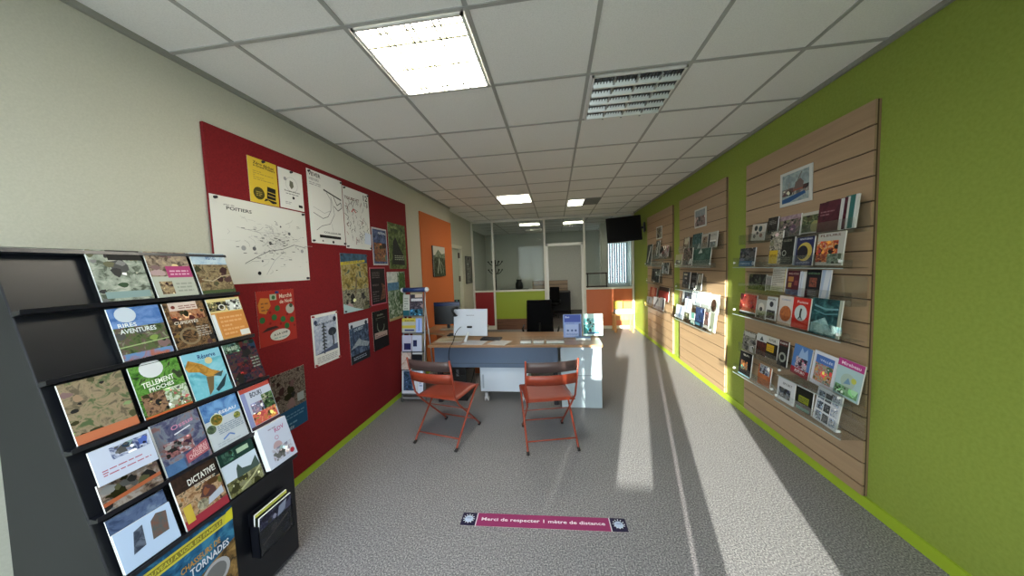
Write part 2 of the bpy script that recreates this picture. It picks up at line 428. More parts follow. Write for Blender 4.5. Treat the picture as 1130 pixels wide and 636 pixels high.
K = '#17171a'; G1 = '#5c5c60'; G2 = '#9a9a9c'; W = '#dcdcd8'
lposter('yellow flyer with black circle and drawing at the top left of the red board', 1.825, 2.04, 2.045, 2.338, '#d3b53a',
        [('t', 'Zéro déchet', .18, .87, .9, .93, K, -.03), ('t', 'à Grand Poitiers', .18, .81, .93, .86, K, -.02), ('l', .15, .52, .85, .74, 5, '#a88d2a'), ('c', .3, .22, .19, '#4a441c'), ('l', .2, .16, .4, .28, 3, '#a89538'),
         ('q', [(.56,.14),(.88,.13),(.9,.4),(.6,.42)], K), ('s', [(.6,.22),(.86,.2)], .02, '#d3b53a'), ('s', [(.6,.3),(.88,.28)], .02, '#d3b53a'), ('q', [(.45,.06),(.6,.1),(.75,.04),(.9,.06),(.9,.1),(.5,.13)], K)], npin=1)
lposter('small white flyer with a sketch, right of the yellow flyer', 2.052, 2.268, 2.05, 2.335, W,
        [('q', [(.5,.52),(.6,.6),(.58,.72),(.45,.74),(.42,.6)], '#6a6a5c'), ('o', .52, .64, .24, .25, G2), ('t', 'Boutique éphémère', .2, .43, .85, .48, K), ('l', .25, .38, .8, .42, 1, G1), ('c', .55, .3, .05, K), ('l', .2, .12, .6, .2, 2, G2), ('r', .75, .08, .92, .15, K), ('c', .25, .75, .06, G2)], npin=1)
rr = random.Random(5)
mops = [('t', 'POITIERS', .13, .855, .36, .895, '#2a2a30'), ('t', 'plan de', .11, .90, .2, .92, G1)]
for i in range(110):
    a, b_ = rr.gauss(.6, .16), rr.gauss(.55, .16)
    if .06 < a < .93 and .1 < b_ < .85:
        a2, b2 = a+rr.uniform(-.1, .1), b_+rr.uniform(-.08, .08); mops.append(('s', [(a, b_), ((a+a2)/2+.02, (b_+b2)/2), (a2, b2)], .0022, rr.choice([G1, G2, G2])))
for i in range(60):
    a, b_ = rr.gauss(.58, .17), rr.gauss(.52, .17)
    if .08 < a < .9 and .08 < b_ < .82: mops.append(('r', a, b_, a+rr.uniform(.01, .04), b_+.008, rr.choice([G1, K, G2])))
for (a, b_, r, c_) in ((.2, .42, .022, G2), (.3, .42, .018, G1), (.47, .5, .016, K), (.7, .65, .016, G1), (.33, .12, .018, K), (.85, .42, .02, G2), (.37, .27, .01, G1), (.6, .73, .01, G1)): mops.append(('c', a, b_, r, c_))
mops += [('s', [(.2, .24), (.32, .32), (.45, .4), (.6, .43), (.75, .5), (.9, .47)], .006, G1), ('s', [(.15,.66),(.35,.62),(.6,.64)], .003, G2), ('s', [(.4,.1),(.5,.28),(.62,.4)], .004, G2), ('s', [(0,.5),(1,.5)], .002, '#c4c4be')]
lposter('very large white town map poster pinned at the left edge of the red board', 1.575, 2.27, 1.515, 2.04, '#d4d4ce', mops)
lposter('white poster headed VEVER with a line drawing and black bar', 2.32, 2.735, 1.815, 2.405, W,
        [('t', 'VEVER', .04, .92, .36, .975, '#26262a'), ('t', 'HENRI', .05, .86, .3, .9, G2), ('l', .05, .80, .35, .85, 2, G2), ('s', [(.42,.78),(.95,.70)], .03, K), ('s', [(.5,.75),(.62,.66),(.6,.5),(.5,.4),(.35,.36),(.1,.42)], .012, G1), ('s', [(.62,.72),(.66,.6),(.7,.45),(.55,.3),(.3,.25),(.15,.18)], .01, G1),
         ('s', [(.7,.72),(.8,.6),(.93,.66),(.95,.58),(.82,.52),(.7,.58)], .016, '#3a3a3e'), ('s', [(.1,.5),(.4,.44),(.6,.5)], .008, G2), ('s', [(.6,.3),(.62,.2)], .006, G1), ('t', 'COLLEGIUM', .35, .155, .85, .18, G1), ('r', .22, .085, .85, .125, K), ('c', .3, .04, .02, G1), ('c', .6, .035, .03, K)])
ops = [('t', 'TOURS ET', .04, .80, .6, .85, '#5c1c20'), ('t', '12', .78, .86, .95, .96, K), ('t', '13', .8, .76, .95, .84, G1)]
for i in range(60):
    a, b_ = rr.uniform(.06, .9), rr.uniform(.07, .76); ops.append(('s', [(a, b_), (a+rr.uniform(-.07, .07), b_+rr.uniform(.01, .06)), (a+rr.uniform(-.09, .09), b_+rr.uniform(.03, .1))], .012, rr.choice([G1, K, K, G2, '#8a3038'])))
ops += [('q', [(.66,.1),(.95,.08),(.96,.28),(.7,.3)], '#c9d2e4'), ('s', [(.22,.6),(.3,.66),(.38,.6)], .03, '#b03a40')]
lposter('white poster crowded with small ink figures, right of the VEVER poster', 2.745, 3.15, 1.795, 2.375, W, ops)
lposter('blue poster with orange figures in white border, second from the right in the top row', 3.175, 3.475, 1.635, 2.045, '#b8b4b8',
        [('r', .05, .04, .95, .96, ['#27304a', '#3c4a70', '#5c6a90', 9]), ('t', 'FESTIVAL', .4, .84, .92, .9, '#c8d0e0'), ('P', .1, .1, .9, .6, ['#2c3040', '#6a4a34', '#94603c', '#4a5c50', 16])], npin=0)
lposter('dark green poster with a black silhouette at the top right of the red board', 3.51, 3.94, 1.59, 2.145, ['#2c3a1c', '#4c5c2c', '#6c7a4c', 7],
        [('q', [(.15,.1),(.25,.6),(.4,.7),(.6,.5),(.85,.3),(.9,.08)], ['#0e1210', '#1e2420', 12]), ('l', .3, .2, .85, .32, 3, '#8c947c'), ('t', 'NATURE', .15, .88, .5, .93, '#8ca05c')], npin=0)
lposter('tall yellow and blue landscape poster in the middle of the red board', 2.645, 3.055, 1.187, 1.745, ['#5c5430', '#8a7a3c', '#a89a6c', '#44584c', 7],
        [('r', 0, .84, 1, 1, ['#2a4458', '#3c5c74', 8]), ('q', [(0,.80),(.9,.86),(.9,.9),(0,.85)], '#c0b030'), ('t', 'LUNDI EN FÊTE', .1, .825, .8, .86, '#3c4c60', .035), ('P', 0, 0, 1, .38, ['#2c3028', '#6a6658', '#a09c88', '#3a3c30', 22]), ('q', [(0,0),(.75,0),(.4,.06),(0,.16)], '#a8c4c8'), ('s', [(.45,.3),(.5,.45),(.52,.6)], .05, '#5c4c2c')], npin=4)
lposter('small black poster in pink border, below the blue festival poster', 3.09, 3.395, 1.2, 1.61, '#a85060',
        [('r', .04, .03, .96, .97, '#120e10'), ('l', .12, .72, .6, .9, 4, '#54484a'), ('q', [(.55,.1),(.9,.15),(.95,.5),(.7,.58),(.75,.4)], ['#4a2c24', '#7a5040', 20]), ('l', .12, .1, .5, .4, 5, '#4c4446'), ('t', 'MUSIQUE', .12, .5, .5, .56, '#6c5c5c')], npin=0)
lposter('green and white riverside photo poster at the right edge of the red board', 3.43, 3.87, .975, 1.555, ['#26382a', '#486044', '#7c8c78', '#b0b8b0', 8],
        [('r', 0, .78, .55, 1, ['#a8b0ac', '#c8ccc8', 9]), ('P', .0, .62, .6, .78, ['#3c6484', '#507c9c', 10]), ('q', [(.6,.3),(.95,.3),(.98,.95),(.65,.98)], ['#2c4424', '#4a6a34', 14]), ('r', .0, 0, 1, .05, '#9c8c60')], npin=0)
lposter('small black flyer with pale ring mark under the pink bordered poster', 3.085, 3.39, .71, 1.135, '#100e10',
        [('t', 'NOUVEAU', .3, .86, .7, .91, '#9c9c90'), ('l', .2, .76, .8, .84, 2, '#5c5c54'), ('o', .5, .6, .2, .25, '#6c7468'), ('r', .3, .62, .75, .8, '#100e10'), ('q', [(.08,.3),(.9,.3),(.9,.43),(.08,.45)], '#a89088'), ('l', .15, .32, .8, .42, 2, '#4c2c2c'), ('r', .1, .2, .92, .29, '#0a0a0c')], npin=0)
ops = [('t', 'Marché', .58, .84, .93, .92, '#d8c8b8', .01), ('t', 'de Noël', .58, .74, .93, .81, '#d8c8b8', .01), ('q', [(.05,.62),(.2,.58),(.34,.72),(.3,.86),(.1,.88),(.03,.76)], '#bf7a34'), ('l', .1, .64, .28, .82, 3, '#7c4418'), ('r', .33, .82, .5, .93, '#9cac94'), ('c', .42, .87, .045, '#35603c'), ('c', .85, .62, .12, '#a8a8a0'), ('c', .88, .68, .05, '#3c4c3c')]
for a, b_ in ((.5,.66),(.1,.48),(.4,.5),(.63,.44),(.88,.4),(.72,.3)): ops.append(('c', a, b_, .07, '#2c6034'))
for a, b_ in ((.3,.6),(.28,.4),(.55,.36),(.75,.52),(.93,.28)): ops.append(('c', a, b_, .03, '#7c1c1c'))
ops += [('q', [(.05,.26),(.5,.3),(.42,.34),(.2,.33)], '#3c2424'), ('c', .52, .16, .27, '#c8c4bc', .48), ('t', 'A LA UNE', .34, .15, .72, .19, K, .02), ('l', .35, .1, .7, .14, 1, '#7c9c9c')]
lposter('red Christmas market poster with green dots below the town map', 1.80, 2.102, 1.085, 1.458, '#9c2c24', ops, npin=1, pin='#1c2c6c')
ops = [('r', .06, .22, .94, .94, ['#8c98b0', '#a8b0c4', '#c0c8d4', 10]), ('t', 'MARCHE FLORALE', .12, .775, .9, .815, '#1c2230', .02), ('s', [(.4,.2),(.42,.8)], .05, '#232a34'), ('c', .75, .6, .17, '#262e3a', .7), ('s', [(.75,.6),(.78,.4),(.76,.28)], .06, '#262e3a'), ('q', [(.06,.22),(.94,.34),(.94,.22)], '#4c5670'), ('c', .13, .85, .06, '#323c58'), ('c', .87, .85, .07, '#20283c'), ('l', .1, .05, .9, .18, 4, G2)]
for k in range(7): ops.append(('s', [(.33,.3+k*.07),(.41,.33+k*.07),(.5,.3+k*.07)], .035, '#20282c'))
lposter('pale blue and white poster with two tree silhouettes, low centre of the red board', 2.25, 2.55, .807, 1.23, W, ops, pin='#8c2420')
lposter('dark blue mountain flyer with white top, right of the tree silhouette poster', 2.70, 3.005, .684, 1.086, ['#1c2434', '#34445c', '#5c6c84', 10],
        [('q', [(0,.86),(1,.88),(1,1),(0,1)], '#c0c4cc'), ('c', .12, .9, .06, '#2c3444'), ('c', .87, .92, .07, '#1c2434'), ('t', 'OUEST', .22, .76, .72, .83, '#b0c0cc', .02), ('q', [(0,.35),(.45,.58),(.6,.5),(1,.4),(.9,.3),(.4,.4)], ['#74808c', '#98a0a8', 18]), ('r', 0, 0, 1, .2, '#14161e'), ('l', .12, .08, .8, .17, 2, '#8c98a8')], npin=0)
lposter('brown stone relief and blue poster low on the red board behind the leaflet rack', 1.85, 2.14, .43, .87, '#1c4a6c',
        [('r', 0, .36, 1, 1, ['#2c2420', '#4c4038', '#7a7066', '#2a1c18', 26]), ('r', .72, .42, .93, .56, '#8c9494'), ('l', .2, .2, .9, .3, 2, '#4c7490'), ('l', .2, .1, .7, .16, 1, '#5c84a0'), ('t', 'MUSÉE', .2, .02, .55, .07, '#a0b0b8')], npin=0)
# picture on orange board
th = thing('framed_picture', 'black and white botanical picture on the orange board', 'picture', M=frame_matrix((XW, 4.82, 1.45), (0, 1, 0), (0, 0, 1)))
MB().box((0, 0, 0), (.54, .5, .022), mat('#241c18', .5)).build('backing', th)
mb = MB(); printed(mb, .53, .49, .002, ['#14160f', '#2c3420', '#5c6450', 8], [('r', 0, .7, 1, 1, '#b8b4a8'), ('q', [(.05,.65),(.4,.9),(.7,.75),(1,.8),(1,.6)], ['#3c4430', '#7c8470', 12]), ('s', [(.3,.1),(.4,.35),(.45,.6)], .05, '#a0a894'), ('s', [(.6,.1),(.55,.4),(.45,.6)], .04, '#a0a894'), ('s', [(.8,.1),(.75,.35),(.6,.5)], .03, '#8c947c')], 77)
mb.build('print', th).location = (.005, .005, .022)
# framed grid on the recess wall
th = thing('framed_grid', 'narrow grey framed notice rack on the cream wall beside the partition', 'notice frame', M=frame_matrix((XL2+.001, 7.15, 1.21), (0, 1, 0), (0, 0, 1)))
g = MB(); gm = mat('#4c4c48', .5)
for a, b_ in (((0,0),(.5,.03)), ((0,.62),(.5,.65)), ((0,0),(.03,.65)), ((.47,0),(.5,.65))): g.box((a[0],a[1],0),(b_[0],b_[1],.03), gm)
g.build('frame', th)
mb = MB(); printed(mb, .44, .59, .008, ['#64665e', '#8a8c84', 20], [('l', .08, .08, .92, .95, 9, '#3c3e3a')], 31); mb.build('notice', th).location = (.03, .03, .002)

# ================================================================= RIGHT WALL: slat panels
slat = wood('#998064', '#a2886a', 'Y', .45, 3)
def slatwall(y0, y1, label):
    t = MB(); t.box((XR-.02, y0, .08), (XR-.012, y1, 2.43), mat('#4c3a2a', .8))
    p = 2.35/16.4; z = 2.43
    while z > .085:
        z0 = max(.08, z-p+.009); t.box((XR-.03, y0, z0), (XR-.02, y1, z), slat); z -= p
    t.box((XR-.012, y0, .08), (XR-.001, y1, 2.43), mat('#8a7054', .7))
    return tag(t.build('slatwall_panel'), label, 'display panel', 'wooden slat panels on the green wall')
slatwall(2.115, 3.34, 'wooden slat panel nearest the camera on the green wall')
slatwall(3.71, 4.98, 'middle wooden slat panel on the green wall')
slatwall(5.27, 6.62, 'farthest wooden slat panel, beside the wall television')
XS_ = XR-.03
def ritem(label, y0, y1, z0, z1, tier, base, ops, name='brochure', group=None, t=.008, rot=0, cat='brochure', lean=.10):
    X = {0: 1.772, 1: 1.700, 2: XS_-.004}[tier]
    h = z1-z0; a = math.asin(min(.9, lean)) if tier < 2 else 0
    return cover(name, label, cat, (X-.0, y0, z0), (0, -1, 0), (math.sin(a), 0, math.cos(a)), y0-y1, h, t, base, ops, group, rot=rot)
def shelf(label, y0, y1, zf, zb=None, endknob=True, hb=.16):
    """clear acrylic stepped brochure shelf hooked into the slats"""
    t = thing('acrylic_shelf', label, 'acrylic shelf', (XS_, (y0+y1)/2, zf))
    w = (y0-y1)/2; f = MB(); th = .004
    prof = [(-.002, .25 if zb is None else zb-zf+.16)]
    # local x negative = into the room
    def sheet(x0, z0, x1, z1):
        f.box((min(x0,x1), -w, min(z0,z1)), (max(x0,x1)+(th if x0 == x1 else 0), w, max(z0,z1)+(th if z0 == z1 else 0)), ACRYL)
    sheet(-.125, -.014, -.09, -.014); sheet(-.135, -.014, -.135, .075)
    if zb is None:
        sheet(-.09, -.014, -.006, -.014); sheet(-.008, -.01, -.008, hb+.02)
    else:
        d = zb-zf
        sheet(-.09, -.014, -.09, .035); sheet(-.088, d-.016, -.006, d-.016) ; sheet(-.0895, d-.016, -.0895, d+.07); sheet(-.008, d-.012, -.008, d+hb)
        sheet(-.088, -.014, -.006, -.014)
    tr_ = f.build('tray', t)
    if endknob:
        for s in (-1, 1):
            g = MB().tube([(-.14, s*(w-.02), .03), (-.128, s*(w-.02), .03)], .009, mat('#e8ecec', .2)); g.build('end_screw', tr_)
    e = MB().box((-.1385, -w, -.016), (-.1355, w, -.011), mat('#a8b8b8', .2)); e.build('front_edge', t)
    return t
GN = 'brochures on the nearest slat panel'; GM = 'brochures on the middle slat panel'; GF = 'brochures on the farthest slat panel'
shelf('long double tier clear shelf at the top of the nearest slat panel', 3.29, 2.12, 1.49, 1.705)
shelf('long double tier clear shelf half way down the nearest slat panel', 3.29, 2.12, 1.045, 1.262)
shelf('short double tier clear shelf low at the far edge of the nearest slat panel', 3.28, 2.70, .478, .69)
shelf('clear holder under the three large comic style brochures on the nearest panel', 2.66, 2.10, .66)
shelf('lowest clear shelf at the bottom of the nearest slat panel', 2.69, 2.10, .45)
# nearest panel, top shelf, back tier
ritem('white leaflet with dark blots, far end of the top back row on the nearest panel', 3.16, 2.98, 1.716, 1.86, 0, '#bdb9ae', [('c', .3, .75, .13, '#2c3436'), ('c', .65, .7, .14, '#34484c'), ('c', .45, .45, .08, '#3c3a40'), ('c', .75, .3, .1, '#7c5048'), ('c', .25, .25, .1, '#6a645c')], group=GN, rot=-3)
ritem('narrow dark leaflet second in the top back row of the nearest panel', 2.94, 2.82, 1.75, 1.885, 0, ['#1c1c1c', '#3a3632', 20], [('l', .15, .6, .85, .85, 3, '#7c7870')], group=GN)
ritem('pinkish green photo brochure in the top back row of the nearest panel', 2.80, 2.585, 1.713, 1.872, 0, ['#2c3430', '#5c5c50', '#8c7478', '#4c5440', 18], [('r', 0, .8, 1, 1, ['#8c7480', '#a8949c', 10])], group=GN)
ritem('white edged green brochure beside the maroon ones in the top back row', 2.578, 2.38, 1.718, 1.865, 0, '#b4b4ac', [('P', .05, .05, .9, .85, ['#2c3828', '#4c5c3c', '#8c8c6c', 18]), ('c', .65, .3, .2, '#8c8c5c')], group=GN)
for k, (ya, yb, zt, lab) in enumerate(((2.41, 2.235, 1.905, 'maroon booklet lying foremost in the fan at the top near corner'), (2.375, 2.20, 1.91, 'second maroon booklet in the fan, behind the foremost one'))):
    ritem(lab, ya, yb, 1.712+.002*k, zt, 0, ['#3c1824', '#542430', 8], [('l', .1, .55, .7, .75, 2, '#7c4c58'), ('r', .93, 0, 1, 1, '#c8c8c4')], group=GN, t=.006)
    bpy.context.scene.collection.objects[-1].location.x -= .018 - .010*k
o = ritem('teal booklet with white spine at the near end of the top back row', 2.232, 2.15, 1.715, 1.915, 0, '#2c6460', [('r', .8, 0, 1, 1, '#c8ccca')], group=GN, t=.012)
o = ritem('white spined booklet between the maroon fan and the teal booklet', 2.262, 2.236, 1.712, 1.905, 0, '#c4c4c2', [('s', [(.5, .05), (.5, .95)], .2, '#5c2c38')], group=GN, t=.02)
# front tier
ritem('dark leaflet in a blue labelled holder at the far end of the top front row', 3.21, 2.985, 1.487, 1.65, 1, ['#16181c', '#3c4048', '#64666c', 16], [('r', 0, 0, .9, .3, '#3c688c'), ('t', 'A EMPORTER', .06, .1, .76, .2, '#b8c8d4'), ('c', .93, .16, .08, '#c8d0d4')], group=GN)
ritem('black and cream leaflet with yellow lower half in the top front row', 2.805, 2.668, 1.505, 1.76, 1, ['#1c1c18', '#8c887c', '#c0bcac', 26], [('r', .05, .02, .75, .42, '#c0a428'), ('t', 'VIENNE', .12, .22, .66, .3, '#4a3c10')], group=GN)
ritem('black leaflet with a pale ring in the top front row', 2.675, 2.542, 1.502, 1.703, 1, ['#0c0e0e', '#1c201c', 10], [('o', .3, .42, .12, .16, '#9ca49c'), ('l', .1, .1, .85, .3, 3, '#4c4c40'), ('t', 'GUIDE', .15, .84, .8, .92, '#7c7c70')], group=GN)
ritem('navy brochure with yellow crescent circle in the top front row', 2.535, 2.365, 1.495, 1.69, 1, '#1c2450', [('c', .56, .48, .38, '#b8a44c'), ('c', .46, .46, .28, '#141420'), ('t', 'NOCTURNES', .25, .9, .9, .96, '#c8ccd8'), ('r', 0, 0, .1, 1, '#8c94a0'), ('l', .2, .06, .9, .14, 2, '#8c94b0')], group=GN)
ritem('large brochure with orange flowers, near end of the top front row', 2.338, 2.142, 1.495, 1.70, 1, '#a8a8a0', [('P', .0, .1, .8, .75, ['#5c2830', '#a8402c', '#c88440', '#b8b0a0', 16]), ('P', .45, .05, .95, .35, ['#44584c', '#8c9c8c', 20]), ('t', 'FLEURS', .1, .88, .85, .95, '#5c3434')], group=GN)
# second shelf
ritem('dark green grey leaflet at the far end of the middle back row', 3.19, 2.955, 1.277, 1.414, 0, ['#141814', '#3c4438', '#5c6054', 14], [], group=GN)
ritem('grey leaflet with vertical barcode lines in the middle back row', 2.95, 2.885, 1.285, 1.405, 0, '#a8a8a4', [('r', k*.2+.05, .05, k*.2+.14, .95, '#2c2c2c') for k in range(5)], group=GN)
ritem('white leaflet densely printed in grey in the middle back row', 2.88, 2.728, 1.285, 1.478, 0, '#b8b4a8', [('l', .05, .05, .95, .93, 14, '#5c5a54'), ('r', .94, 0, 1, 1, '#b8a860')], group=GN)
ritem('maroon leaflet with yellow blocks in the middle back row', 2.713, 2.578, 1.27, 1.452, 0, '#50202c', [('t', 'BALADES', .12, .84, .85, .92, '#c0a498'), ('r', .1, .55, .5, .75, '#a8743c'), ('r', .15, .3, .4, .5, '#a88c4c'), ('P', 0, 0, 1, .22, ['#3c546c', '#5c7c94', 10]), ('r', .6, .4, .85, .6, '#7c3c3c')], group=GN)
ritem('thin white spine standing between two dark leaflets in the middle back row', 2.57, 2.535, 1.265, 1.447, 0, '#c8d0dc', [('s', [(.5, .1), (.5, .9)], .15, '#8c98ac')], group=GN, t=.02)
ritem('black leaflet with a reddish window picture in the middle back row', 2.525, 2.40, 1.262, 1.461, 0, '#14141c', [('r', .25, .4, .75, .72, ['#3c2c28', '#8c4c3c', '#5c3c34', 20]), ('t', 'CHÂTEAUX', .1, .84, .9, .92, '#6c9468'), ('l', .2, .1, .8, .3, 3, '#7c7c84')], group=GN)
ritem('pale blue and white pointed leaflet at the near end of the middle back row', 2.395, 2.325, 1.265, 1.462, 0, '#a4b4cc', [('q', [(.2,0),(.7,0),(1,1),(.4,1)], '#ccd0d8')], group=GN)
ritem('red leaflet above a black and white label, far end of the middle front row', 3.20, 2.96, 1.05, 1.237, 1, ['#7c3028', '#9c4438', '#8c5c4c', 14], [('r', 0, 0, 1, .12, '#14141c'), ('r', .05, .12, 1, .18, '#c0c4c8')], group=GN)
ritem('small grey leaflet with a portrait in the middle front row', 2.955, 2.83, 1.05, 1.208, 1, '#9c9c94', [('c', .5, .6, .3, '#c0bcb0'), ('c', .5, .5, .15, '#3c3c3c'), ('P', .1, .02, .9, .3, ['#2c2c2c', '#7c7c74', 30])], group=GN)
ritem('white leaflet with black photographs in the middle front row', 2.825, 2.712, 1.06, 1.243, 1, '#bcc0c0', [('P', .08, .05, .92, .42, ['#141414', '#5c5c5c', 30]), ('c', .5, .68, .2, '#2c3038'), ('t', 'POITIERS', .1, .86, .9, .93, K)], group=GN)
ritem('white brochure with a round orange dish in the middle front row', 2.687, 2.547, 1.046, 1.265, 1, '#c4bcb4', [('c', .55, .4, .42, ['#6c3420', '#b06838', '#8c4c2c', 18]), ('t', 'GOURMAND', .15, .84, .85, .9, '#7c8cac'), ('r', 0, 0, 1, .08, '#a89078')], group=GN)
ritem('bright red brochure with a runner in a white circle', 2.543, 2.385, 1.05, 1.267, 1, '#b02820', [('c', .5, .5, .36, '#b4c0c0'), ('s', [(.5,.35),(.48,.5),(.52,.65)], .1, '#1c2424'), ('s', [(.4,.3),(.5,.42),(.6,.3)], .05, '#1c2424'), ('t', 'Poitou', .25, .82, .85, .9, '#d8c8c4')], group=GN)
ritem('large dark teal brochure with lighter stripes, middle front row', 2.375, 2.15, 1.042, 1.28, 1, ['#10282c', '#1c4448', '#3c6c6c', 7], [('q', [(.05,.3),(.5,.5),(.85,.05),(.05,.05)], ['#5c8484', '#9cbcbc', 8]), ('s', [(.1,.8),(.5,.72),(.9,.76)], .05, '#5c8c94'), ('s', [(.1,.66),(.5,.58),(.9,.64)], .04, '#3c7078'), ('r', .92, 0, 1, 1, '#a0a898')], group=GN)
# third shelf
ritem('grey leaflet with dark photo first in the low row of four small ones', 3.28, 3.08, .692, .87, 0, ['#3c3c38', '#7c7c74', '#a0a098', 22], [('r', .1, .78, .9, .96, '#a8a8a4')], group=GN)
ritem('white over maroon leaflet second in the low row of four small ones', 3.072, 2.94, .705, .89, 0, ['#2c1818', '#5c2c24', 18], [('r', 0, .65, 1, 1, '#b8bcbc'), ('q', [(.3,.7),(.5,.92),(.7,.7)], '#3c4448')], group=GN)
ritem('white and yellow leaflet third in the low row of four small ones', 2.94, 2.80, .715, .892, 0, '#161612', [('r', 0, .7, 1, 1, '#b8b8b0'), ('t', 'FUTUR', .2, .78, .8, .9, '#2c2c2c'), ('r', .05, .28, .7, .62, '#c09c24'), ('l', .1, .35, .6, .55, 2, '#7c6414')], group=GN)
ritem('black leaflet with a white wheel shape last in the low row of four small ones', 2.795, 2.69, .69, .893, 0, '#17171a', [('r', .05, .8, .95, .98, '#4c1c1c'), ('t', 'ROCHEFORT', .1, .86, .9, .93, '#c8c8c8'), ('o', .5, .35, .22, .38, '#90948c')], group=GN)
ritem('black leaflet with small gold figures above a pale blue shelf edge', 3.20, 3.02, .492, .70, 1, '#0e0e12', [('P', .15, .2, .7, .6, ['#14100c', '#7c4c2c', '#3c6c64', 30]), ('t', 'NUITS', .3, .82, .8, .9, '#a09c94'), ('r', 0, -.06, 1.0, 0, '#9cc4d0')], group=GN)
ritem('orange leaflet half hidden in a clear pocket low on the nearest panel', 2.92, 2.762, .49, .66, 1, ['#8c5030', '#b4683c', 8], [('P', .1, .55, .9, 1, ['#6c7480', '#98a0a8', '#3c4048', 26])], group=GN)
ritem('blue brochure with red lower band, first of three comic style ones', 2.645, 2.475, .68, .905, 0, '#4c74ac', [('r', 0, 0, 1, .24, '#8c2430'), ('P', .2, .22, .85, .62, ['#23233c', '#b8b0b8', '#7c3c4c', 24]), ('q', [(.3,.6),(.45,.95),(.6,.8),(.75,.95),(.85,.6)], '#8ca8cc'), ('t', 'FUTURO', .25, .08, .8, .18, '#e0d8d8')], group=GN, rot=-4)
ritem('white brochure with blue sky and small figures, second of three comic style ones', 2.46, 2.275, .672, .906, 0, '#c8ccd8', [('P', .12, .12, .9, .66, ['#4c6c5c', '#9c9c94', '#a8403c', '#c8b860', 26]), ('r', .12, .66, .9, .9, '#4468a8'), ('t', 'VALLÉE', .3, .74, .85, .82, '#b8c8e0')], group=GN, rot=-4)
ritem('pink headed pale green brochure, third of three comic style ones', 2.27, 2.095, .672, .908, 0, '#a4c0c4', [('r', 0, .80, 1, 1, '#a83c7c'), ('t', 'Mirebeau', .14, .85, .88, .94, '#e4ccdc'), ('c', .5, .45, .28, '#a0b4a8'), ('q', [(.35,.35),(.5,.55),(.62,.4)], '#6c8ca8'), ('P', .05, .06, .95, .3, ['#5c8c5c', '#8cb08c', 14]), ('c', .72, .52, .1, '#b8bc54')], group=GN, rot=-4)
ritem('white leaflet with a black blot in a pocket at the bottom of the nearest panel', 2.68, 2.505, .46, .627, 1, '#bcc0c4', [('P', .12, .15, .8, .6, ['#14181c', '#3c4450', '#8c949c', 24]), ('t', 'SPORT', .3, .75, .85, .86, G1)], group=GN)
ritem('black leaflet with yellow lettering block at the bottom of the nearest panel', 2.49, 2.34, .47, .627, 1, '#11130f', [('r', .2, .35, .8, .65, '#7c8424'), ('l', .25, .4, .75, .62, 3, '#14140c'), ('r', .1, .02, .9, .16, '#3c6c5c')], group=GN)
ops = [('t', 'BD', .6, .84, .92, .95, K)]
for k in range(9): a, b_ = .08+.3*(k % 3), .06+.3*(k//3); ops.append(('P', a, b_, a+.26, b_+.24, [['#2c3844', '#8c98a8'], ['#16181c', '#5c6064'], ['#6c7c94', '#b8bcc0']][k % 3]+[30]))
ritem('white comic page leaflet with panels at the bottom near corner of the nearest panel', 2.325, 2.145, .47, .70, 1, '#c0c4c8', ops, group=GN, rot=-4)
# pictures on panels
def rpic(label, y0, y1, z0, z1, base, ops):
    th = thing('framed_picture', label, 'picture', M=frame_matrix((XS_-.001, y0, z0), (0, -1, 0), (0, 0, 1)))
    w, h = y0-y1, z1-z0
    MB().box((0, 0, 0), (w, h, .006), mat('#c4c8c4', .5)).build('mount', th)
    mb = MB(); printed(mb, w*.84, h*.84, .001, base, ops, 51+len(_m), .4); mb.build('print', th).location = (w*.08, h*.08, .006)
    return th
rpic('white edged harbour picture on the nearest slat panel', 2.866, 2.545, 1.955, 2.215, ['#7c8c90', '#9cacac', 7], [('P', 0, .25, 1, .5, ['#4c4844', '#7c7470', '#a8a8a0', 20]), ('q', [(.0,.02),(.0,.15),(.85,.3),(.9,.2),(.3,.02)], '#2c5484'), ('q', [(.48,.42),(.8,.42),(.82,.6),(.7,.75),(.52,.65)], '#6c5c58'), ('s', [(.55,.6),(.75,.95)], .03, '#5c5450'), ('s', [(.25,.45),(.3,.7)], .02, '#8c8474'), ('r', .45, .36, .8, .42, '#8c5444')])
rpic('white edged reddish picture on the middle slat panel', 4.45, 4.13, 1.972, 2.205, ['#5c4c4c', '#7c6c6c', '#948484', 12], [('P', 0, .6, 1, 1, ['#7c8890', '#949ca0', 8])])
rpic('small pale edged picture on the farthest slat panel', 6.03, 5.73, 1.96, 2.175, ['#6c6c60', '#8c8878', 12], [])
# middle panel
shelf('upper double tier clear shelf on the middle slat panel', 4.78, 3.73, 1.487, 1.69)
shelf('small clear pocket at the far edge of the middle slat panel', 4.76, 4.12, 1.175)
shelf('lower double tier clear shelf on the middle slat panel', 4.80, 3.72, .75, .97)
ritem('tan and dark leaflet at the far end of the upper back row, middle panel', 4.71, 4.53, 1.69, 1.878, 0, ['#5c4c3c', '#9c9484', 14], [('r', .2, .5, .8, .9, '#bcb8a0')], group=GM)
ritem('dark teal poster like brochure in the upper back row, middle panel', 4.42, 4.16, 1.70, 1.893, 0, ['#1c3434', '#2c5050', '#4c6c6c', 10], [('q', [(.6,.02),(.95,.05),(.8,.4)], '#c0ccc8')], group=GM)
ritem('pale leaflet with dark figure in the upper back row, middle panel', 4.15, 3.995, 1.70, 1.875, 0, '#948c80', [('P', .2, .1, .85, .75, ['#3c342c', '#94806c', 20]), ('r', .05, .8, .95, .95, '#b0aca0')], group=GM)
